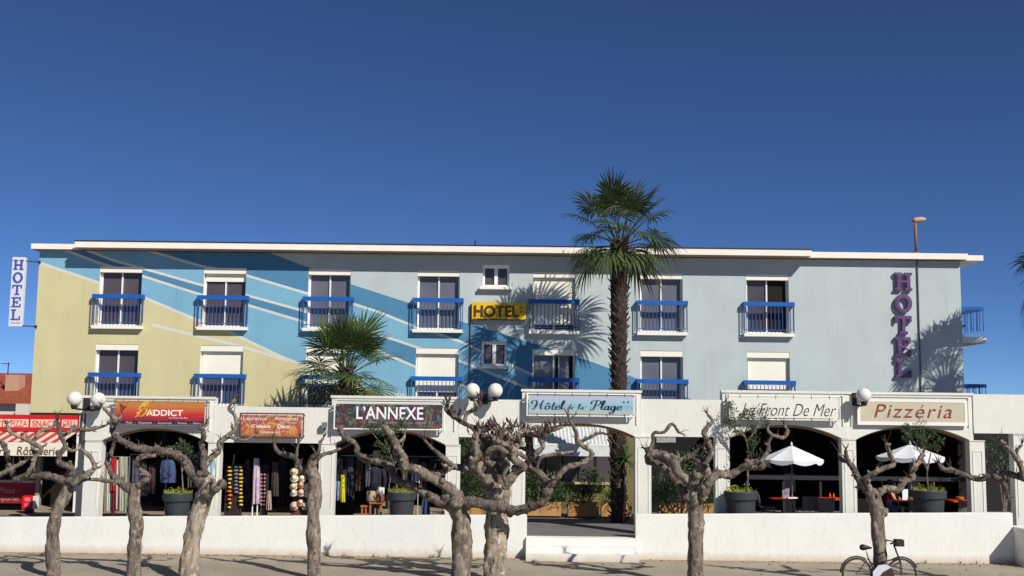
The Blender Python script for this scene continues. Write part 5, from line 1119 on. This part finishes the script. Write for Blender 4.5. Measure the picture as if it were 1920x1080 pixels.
a, b = P(781, 909, 31.9), P(787, 902, 31.9); mb = MB(); mb.box(a.x, b.x, 31.9, 31.91, a.z, b.z); mb.tube([((a.x + b.x) / 2, 31.92, a.z), ((a.x + b.x) / 2, 31.92, STREET)], .008, 5); solo(mb, 'price_card', frame_white, 'small white card on a stick right of the leafy pot', 'price card')

# ================================================================== RESTAURANT
umb_w = M('parasol_white', (222, 222, 224), .8, .04, 3, .05)
def parasol(label, pa, ph0, ph1, pyh, Y):
    ap = P(*pa, Y); r = (P(ph1, pyh, Y).x - P(ph0, pyh, Y).x) / 2; cx = (P(ph1, pyh, Y).x + P(ph0, pyh, Y).x) / 2; zh = P((ph0 + ph1) / 2, pyh, Y).z + .1; cx = ap.x
    t = thing('parasol', label, 'parasol', (cx, Y, STREET), 'white parasols of the restaurant')
    for k in range(8):
        mb = MB(); a0, a1 = 2 * math.pi * (k - .5) / 8 + .2, 2 * math.pi * (k + .5) / 8 + .2; rows_ = []
        for i in range(5):
            v = i / 4; row = []
            for j in range(5):
                u = j / 4; p0 = Vector((math.cos(a0), math.sin(a0), 0)); p1 = Vector((math.cos(a1), math.sin(a1), 0)); d = p0.lerp(p1, u)
                row.append(Vector((cx, Y, 0)) + d * r * v + Vector((0, 0, ap.z + (zh - ap.z) * v - .03 * math.sin(u * math.pi) * v)))
            rows_.append(row)
        row = []
        for j in range(5): u = j / 4; q = rows_[-1][j]; row.append(q + Vector((0, 0, -.09 - .05 * math.sin(u * math.pi))))
        rows_.append(row)
        for rw in rows_: mb.v += rw
        for i in range(5):
            for j in range(4): a = i * 5 + j; mb.f.append((a, a + 5, a + 6, a + 1))
        pn = mb.build('canopy_panel', umb_w, t)
        mb = MB(); d = Vector((math.cos(a0), math.sin(a0), 0)); mb.tube([Vector((cx, Y, ap.z - .04)) + d * .03, Vector((cx, Y, zh - .025)) + d * r * .97], .008, 5); mb.build('rib', metal_grey, t)
    mb = MB(); mb.tube([(cx, Y, STREET + .05), (cx, Y, ap.z + .06)], .022, 10); mb.build('pole', metal_grey, t, True)
    mb = MB(); mb.lathe([(.005, .11), (.03, .08), (.03, .02), (.06, .0)], (cx, Y, ap.z), 10); mb.build('finial', umb_w, t, True)
    mb = MB(); mb.lathe([(.25, 0), (.25, .05), (.05, .08), (.03, .3)], (cx, Y, STREET), 18); mb.build('base', metal_dark, t, True)
    return t
parasol('white parasol under the arch of the white banner', (1484, 835), 1429, 1545, 867, 35.1)
parasol('white parasol partly hidden by the potted tree under the pizzeria sign', (1706, 833), 1642, 1765, 862, 35.1)
orange = M('table_orange', (226, 74, 22), .4, .08, 5, 0); chair_m = M('chair_taupe', (116, 106, 96), .7, .15, 12, .1)
def table(label, px, py, Y, w=.7):
    c = P(px, py, Y); z = STREET + .75; t = thing('cafe_table', label, 'table', (c.x, Y, STREET), 'orange tables of the restaurant')
    mb = MB(); mb.box(c.x - w / 2, c.x + w / 2, Y - .33, Y + .33, z - .04, z); mb.build('table_top', orange, t)
    mb = MB(); mb.tube([(c.x, Y, STREET + .03), (c.x, Y, z - .041)], .035, 10); mb.build('leg', metal_dark, t, True)
    mb = MB(); mb.lathe([(.24, 0), (.24, .015), (.05, .04)], (c.x, Y, STREET), 16); mb.build('base', metal_dark, t, True); return z
def chair(label, px, Y, rz):
    c = P(px, 950, Y); t = thing('cafe_chair', label, 'chair', (c.x, Y, STREET), 'taupe chairs of the restaurant'); t.rotation_euler = (0, 0, rz); ORG[t.name] = (0, 0, 0)
    mb = MB(); mb.box(-.23, .23, -.22, .22, .42, .46); mb.build('seat', chair_m, t)
    mb = MB(); n0 = 0
    for i in range(9):
        u = i / 8 - .5; y = .22 + .06 - .24 * u * u; mb.v += [Vector((u * .5, y, .46)), Vector((u * .52, y + .06, .86)), Vector((u * .52, y + .085, .86)), Vector((u * .5, y + .025, .46))]
    for i in range(8):
        for k in range(4): a = i * 4; mb.f.append((a + k, a + 4 + k, a + 4 + (k + 1) % 4, a + (k + 1) % 4))
    mb.f += [(0, 1, 2, 3), (35, 34, 33, 32)]; mb.build('backrest', chair_m, t, False)
    for x in (-.2, .2):
        for y in (-.19, .2): mb = MB(); mb.tube([(x * 1.08, y * 1.1, 0), (x, y, .419)], .014, 7); mb.build('leg', metal_grey, t, True)
zt = table('orange table with a menu card under the left parasol', 1466, 930, 35.25)
table('orange table half hidden by the pillar between the two restaurant arches', 1556, 930, 35.4, .8)
table('orange table in front of the seated person', 1686, 925, 35.2, .75)
table('orange table beside the last pillar under the pizzeria sign', 1800, 925, 35.2, .7)
chair('taupe chair left of the table under the left parasol', 1440, 35.3, 1.4)
chair('taupe chair with its back to the camera right of the left parasol pole', 1512, 34.8, math.pi + .2)
chair('taupe chair at the table half hidden by the pillar', 1545, 34.3, math.pi)
chair('taupe chair left of the seated person under the pizzeria sign', 1618, 34.2, math.pi - .3)
chair('taupe chair right of the seated person near the dark pot', 1706, 35.3, math.pi + .4)
chair('taupe chair by the last pillar under the pizzeria sign', 1806, 33.9, math.pi)
def card(label, px0, px1, py0, py1, Y, mat, z):
    a = P(px0, py1, Y); b = P(px1, py0, Y); mb = MB(); h = b.z - a.z; mb.box(a.x, b.x, Y, Y + .008, z + .001, z + h); mb.box(a.x, b.x, Y + .0085, Y + .05, z + .001, z + .012); solo(mb, 'menu_card', mat, label, 'menu card')
card('greyish printed menu card standing on the table under the left parasol', 1467, 1480, 911, 930, 35.1, M('card_grey', (170, 164, 176), .5, .25, 12, 0, col2=(90, 80, 96)), zt)
card('white menu card standing on the table in front of the seated person', 1692, 1702, 908, 928, 35.0, letter_white, zt)
mb = MB(); a = P(1475, 930, 35.2); mb.box(a.x, a.x + .3, 35.0, 35.2, zt + .001, zt + .035); solo(mb, 'folded_napkin', letter_white, 'white folded cloth on the right end of the left parasol table', 'napkin')
for i, px in enumerate((1556, 1563)):
    c = P(px, 925, 35.2); mb = MB(); mb.lathe([(.03, 0), (.035, .02), (.03, .12), (.015, .14), (.012, .18)], (c.x, 35.2, zt + .001), 12); solo(mb, 'sauce_bottle', orange, ['left', 'right'][i] + ' orange bottle on the table beside the pillar', 'bottle', smooth=True)
mb = MB(); c = P(1799, 920, 35.1); mb.lathe([(.06, 0), (.11, .03), (.13, .1), (.12, .11), (.02, .05)], (c.x, 35.1, zt + .001), 16); solo(mb, 'bread_basket', wo, 'brown basket on the orange table beside the last pillar', 'basket', smooth=True)
# counter rail inside
mb = MB(); x0, x1 = PX(1400, 37.3, 2), PX(1815, 37.3, 2); mb.box(x0, x1, 37.3, 37.42, 1.76, 1.9); 
for k in range(7): x = x0 + (x1 - x0) * k / 6; mb.box(x - .04, x + .04, 37.31, 37.41, STREET, 1.702)
solo(mb, 'terrace_screen', M('rail_slate', (48, 48, 54)), 'long slate grey rail on posts at the back of the restaurant terrace', 'railing')
# seated person in profile
def person():
    c = P(1664, 930, 35.2); x, Y, z = c.x, 35.2, STREET
    t = thing('person', 'seated person in a dark red shirt and blue shorts at an orange table', 'person', (x, Y, z)); 
    J = dict(pel=(0,0,.5), sp=(.01,0,.72), ch=(.05,0,.92), nk=(.07,0,1.06), hd0=(.09,0,1.14), hd1=(.1,0,1.25), lh=(.05,-.1,.5), lk=(.42,-.12,.52), la=(.4,-.12,.1), lt=(.54,-.12,.05), rh=(.05,.1,.5), rk=(.42,.12,.52), ra=(.36,.12,.1), rt=(.5,.12,.05),
             ls=(.06,-.18,.98), le=(.16,-.24,.72), lw=(.38,-.2,.72), lf=(.46,-.18,.73), rs=(.06,.18,.98), re=(.18,.22,.74), rw=(.4,.16,.76), rf=(.48,.14,.77))
    E_ = [('pel','sp'),('sp','ch'),('ch','nk'),('nk','hd0'),('hd0','hd1'),('pel','lh'),('lh','lk'),('lk','la'),('la','lt'),('pel','rh'),('rh','rk'),('rk','ra'),('ra','rt'),('ch','ls'),('ls','le'),('le','lw'),('lw','lf'),('ch','rs'),('rs','re'),('re','rw'),('rw','rf')]
    Rd = dict(pel=.15, sp=.14, ch=.15, nk=.06, hd0=.09, hd1=.1, lh=.1, lk=.065, la=.042, lt=.04, rh=.1, rk=.065, ra=.042, rt=.04, ls=.075, le=.048, lw=.034, lf=.04, rs=.075, re=.048, rw=.034, rf=.04)
    def skin(name, keys, edges, mat, grow=0.0, root='pel'):
        ks = [k for k in J if k in keys]; me = bpy.data.meshes.new(name); me.from_pydata([Vector(J[k]) for k in ks], [(ks.index(a), ks.index(b)) for a, b in edges if a in keys and b in keys], [])
        o = bpy.data.objects.new(name, me); COL.objects.link(o); o.parent = t; md = o.modifiers.new('skin', 'SKIN'); 
        if not me.skin_vertices: me.attributes.new('skin', 'FLOAT', 'POINT')
        for i, k in enumerate(ks):
            v = me.skin_vertices[0].data[i]; v.radius = (Rd[k] + grow, Rd[k] + grow); v.use_root = (k == root)
        o.modifiers.new('sub', 'SUBSURF').levels = 2; o.modifiers['sub'].render_levels = 2; me.materials.append(mat); return o
    try:
        import bmesh as bm_
        skin_tone = M('skin_tone', (196, 146, 120), .6, .06)
        # bodies need the skin layer: make it through a bmesh
        def skin2(name, keys, mat, grow, root):
            ks = [k for k in J if k in keys]; bm = bm_.new(); lay = bm.verts.layers.skin.verify(); vs = {}
            for k in ks:
                v = bm.verts.new(J[k]); v[lay].radius = (Rd[k] + grow, Rd[k] + grow); v[lay].use_root = (k == root); vs[k] = v
            for a, b in E_:
                if a in vs and b in vs: bm.edges.new((vs[a], vs[b]))
            me = bpy.data.meshes.new(name); bm.to_mesh(me); bm.free(); o = bpy.data.objects.new(name, me); COL.objects.link(o); o.parent = t
            o.modifiers.new('skin', 'SKIN'); sb = o.modifiers.new('sub', 'SUBSURF'); sb.levels = 2; sb.render_levels = 2; me.materials.append(mat); o.modifiers['skin'].use_smooth_shade = True; return o
        skin2('body', set(J), skin_tone, 0, 'pel')
        skin2('shirt', {'pel', 'sp', 'ch', 'ls', 'rs', 'nk'}, cloth_mat('shirt_red', (110, 34, 30), (80, 24, 24)), .012, 'pel')
        skin2('shorts', {'pel', 'lh', 'rh', 'lk', 'rk'}, cloth_mat('shorts_blue', (74, 112, 136), (56, 90, 116)), .014, 'pel')
    except Exception as ex: print('person', ex)
    mb = MB(); hx = Vector((x + .085, Y, z + 1.25)); mb.lathe([(.118, -.06), (.122, .0), (.11, .07), (.06, .115), (.005, .12)], hx, 16); mb.build('hair', M('hair_dark', (50, 38, 30), .8), t, True)
    mb = MB(); mb.lathe([(.03, -.01), (.02, .02), (.004, .045)], hx + Vector((.105, 0, -.05)), 8, (1, 0, -.3)); mb.build('nose', bpy.data.materials['skin_tone'], t, True)
    t2 = chair('taupe chair the seated person sits on', 1664, 35.2, -math.pi / 2)
    return t
person()
# ================================================================== BICYCLE
def bicycle():
    Y = 25.72; x0 = P(1580, 1090, Y).x; gz = 0.0; R = .335
    rear = Vector((x0 + R, Y, R)); front = Vector((P(1718, 1090, Y).x - R, Y, R))
    t = thing('bicycle', 'dark city bicycle leaning on a slim tree before the white wall', 'bicycle', ((rear.x + front.x) / 2, Y, 0))
    tyre = M('tyre', (44, 38, 36), .8, .2, 10, 0); fr = M('bike_frame', (46, 42, 42), .4, .15, 8, 0); silver = M('bike_silver', (150, 146, 140), .35, .1, 8, 0, metal=.6)
    for c in (rear, front):
        mb = MB(); mb.tube([c + Vector((math.cos(a) * R, 0, math.sin(a) * R)) for a in [2 * math.pi * k / 40 for k in range(41)]], .02, 8, False); w = mb.build('wheel', tyre, t, True)
        mb = MB(); mb.tube([c + Vector((math.cos(a) * R * .93, 0, math.sin(a) * R * .93)) for a in [2 * math.pi * k / 40 for k in range(41)]], .011, 6, False); mb.build('rim', silver, w, True)
        mb = MB(); mb.tube([c + Vector((0, -.05, 0)), c + Vector((0, .05, 0))], .025, 10); mb.build('hub', silver, w, True)
        for k in range(18):
            a = 2 * math.pi * k / 18; mb = MB(); mb.tube([c + Vector((0, .02 * (1 if k % 2 else -1), 0)), c + Vector((math.cos(a) * R * .92, 0, math.sin(a) * R * .92))], .0022, 4); mb.build('spoke', silver, w)
        mb = MB(); a0, a1 = (1.0, 3.1) if c is rear else (.4, 2.2); mb.tube([c + Vector((math.cos(a0 + (a1 - a0) * k / 12) * (R + .045), 0, math.sin(a0 + (a1 - a0) * k / 12) * (R + .045))) for k in range(13)], .02, 6); mb.build('mudguard', fr, t, True)
    bb = Vector((rear.x + .45, Y, .29)); seat = Vector((P(1628, 1047, Y).x, Y, P(1628, 1047, Y).z)); st_top = P(1623, 1028, Y); head0 = P(1687, 1050, Y); head1 = P(1676, 1022, Y)
    tubes = [(rear, bb, .012), (rear, seat, .011), (bb, seat, .017), (bb, head0 + Vector((.015, 0, -.03)), .018), (seat + (bb - seat) * .35, head0 + Vector((-.015, 0, .04)), .017), (head0 + Vector((.02, 0, -.06)), head1, .02)]
    for a, b, r in tubes: mb = MB(); mb.tube([a, b], r, 8); mb.build('frame_tube', fr, t, True)
    for s in (-1, 1): mb = MB(); o = Vector((0, .045 * s, 0)); mb.tube([head0 + Vector((.02, .03 * s, -.06)), head0.lerp(front, .5) + o, front + o], .011, 7); mb.build('fork', fr, t, True)
    mb = MB(); mb.tube([seat, st_top], .014, 8); mb.build('seat_post', silver, t, True)
    s0, s1 = P(1612.5, 1026, Y), P(1634, 1027, Y); mb = MB(); mb.tube([s0, s0.lerp(s1, .25), s0.lerp(s1, .6), s1 + Vector((0, 0, -.005))], [.05, .075, .045, .02], 10); o = mb.build('saddle', M('saddle', (52, 34, 30), .5, .2, 8, 0), t, True)
    hb = head1 + Vector((0, 0, .06)); mb = MB(); mb.tube([head1, hb], .016, 8); mb.build('stem', silver, t, True)
    mb = MB(); mb.tube(catmull([hb + Vector((-.18, -.27, .0)), hb + Vector((-.05, -.22, .02)), hb + Vector((.03, -.1, .0)), hb, hb + Vector((.03, .1, .0)), hb + Vector((-.05, .22, .02)), hb + Vector((-.18, .27, 0))], .03), .013, 8); mb.build('handlebar', fr, t, True)
    for s in (-1, 1): mb = MB(); mb.tube([hb + Vector((-.17, .27 * s, .0)), hb + Vector((-.06, .23 * s, .02))], .02, 8); mb.build('grip', M('grip', (40, 34, 34)), t, True)
    mb = MB(); mb.box(hb.x + .02, hb.x + .2, Y - .12, Y + .1, hb.z - .08, hb.z + .07); o = mb.build('front_bag', M('bag_dark', (58, 44, 44), .8, .2, 10), t)
    mb = MB(); mb.lathe([(.095, -.005), (.095, .005)], bb + Vector((0, -.05, 0)), 24, (0, 1, 0)); mb.build('chainring', silver, t, True)
    for s in (-1, 1):
        e = bb + Vector((.1 * s, .08 * s * -1, -.13 * s)); mb = MB(); mb.tube([bb + Vector((0, -.06 * s, 0)), e], .011, 6); cr2 = mb.build('crank', silver, t, True)
        mb = MB(); mb.box(e.x - .045, e.x + .045, e.y - .05 * (s > 0), e.y + .05 * (s < 0) + .001, e.z - .012, e.z + .012); mb.build('pedal', fr, cr2)
    # bag slung over the frame
    mb = MB(); a = P(1631, 1056, Y - .12); b = P(1674, 1053, Y - .12); cx = (a.x + b.x) / 2; n0 = 0
    prof = [(-.27, .0), (-.24, .3), (-.1, .43), (.06, .46), (.22, .38), (.27, .2), (.26, 0)]; mb.prism([(cx + u, .1 + v) for u, v in reversed(prof)], Y - .2, Y - .07)
    bag = tag(mb.build('cloth_bag', M('bag_brown', (70, 50, 48), .9, .25, 8)), 'white and dark brown cloth bag slung on the bicycle frame', 'bag'); 
    mb = MB(); pr = [(-.24, .1), (-.225, .31), (-.1, .45), (.07, .475), (.2, .41), (.0, .3), (-.12, .16)]; mb.prism([(cx + u, .1 + v) for u, v in reversed(pr)], Y - .215, Y - .2005); mb.build('white_flap', M('flap_white', (206, 204, 214), .9, .06), bag)
bicycle()
# ================================================================== RIGHT END AND SMALL THINGS
mb = MB(); mb.box(16.3, 22, 40, 40.3, STREET, 3.9); solo(mb, 'dark_backing', M('backing_dark', (38, 34, 32)), 'added dark backing wall beyond the last arcade bay at the right', 'wall')  # backing added so the last bay reads dark
shrub('dark shrub behind the last arcade bay at the right edge', [(P(x, y, 36), .3) for x, y in ((1865, 835), (1880, 850), (1895, 840), (1870, 870), (1890, 880))], 41, olive_leaf, 700)
# leaf litter and pebbles along the foot of the wall
mb = MB(); rn = random.Random(3)
for _ in range(420):
    x = rn.uniform(-14.5, 14.5); y = 30.15 - abs(rn.gauss(0, .25)) if rn.random() < .7 else rn.uniform(27, 30)
    s = rn.uniform(.012, .04); a = rn.uniform(0, 6.28); d = Vector((math.cos(a), math.sin(a), 0)) * s; e = Vector((-d.y, d.x, 0)) * .6; p = Vector((x, y, .006)); up = Vector((0, 0, s * rn.uniform(.3, .9))); n0 = len(mb.v)
    mb.v += [p - d, p + e, p + d, p - e, p + up]; 
    for q in ((0, 1, 4), (1, 2, 4), (2, 3, 4), (3, 0, 4)): mb.f.append(tuple(n0 + i for i in q))
o = mb.build('leaf_litter', dry_leaf); o['kind'] = 'stuff'; o['label'] = 'brown leaf litter and pebbles along the foot of the wall'; o['category'] = 'litter'
mb = MB(); rn = random.Random(8)
for px in (806, 812, 1010, 700, 1190, 1735, 1800, 1830):
    c = P(px, 1050, 30.12); blades(mb, (c.x, 30.1, 0), 14, .14, rn, .3, 1.5, .006, .4)
o = mb.build('weeds', bright_leaf); o['kind'] = 'stuff'; o['label'] = 'small weeds growing along the foot of the white wall'; o['category'] = 'weeds'
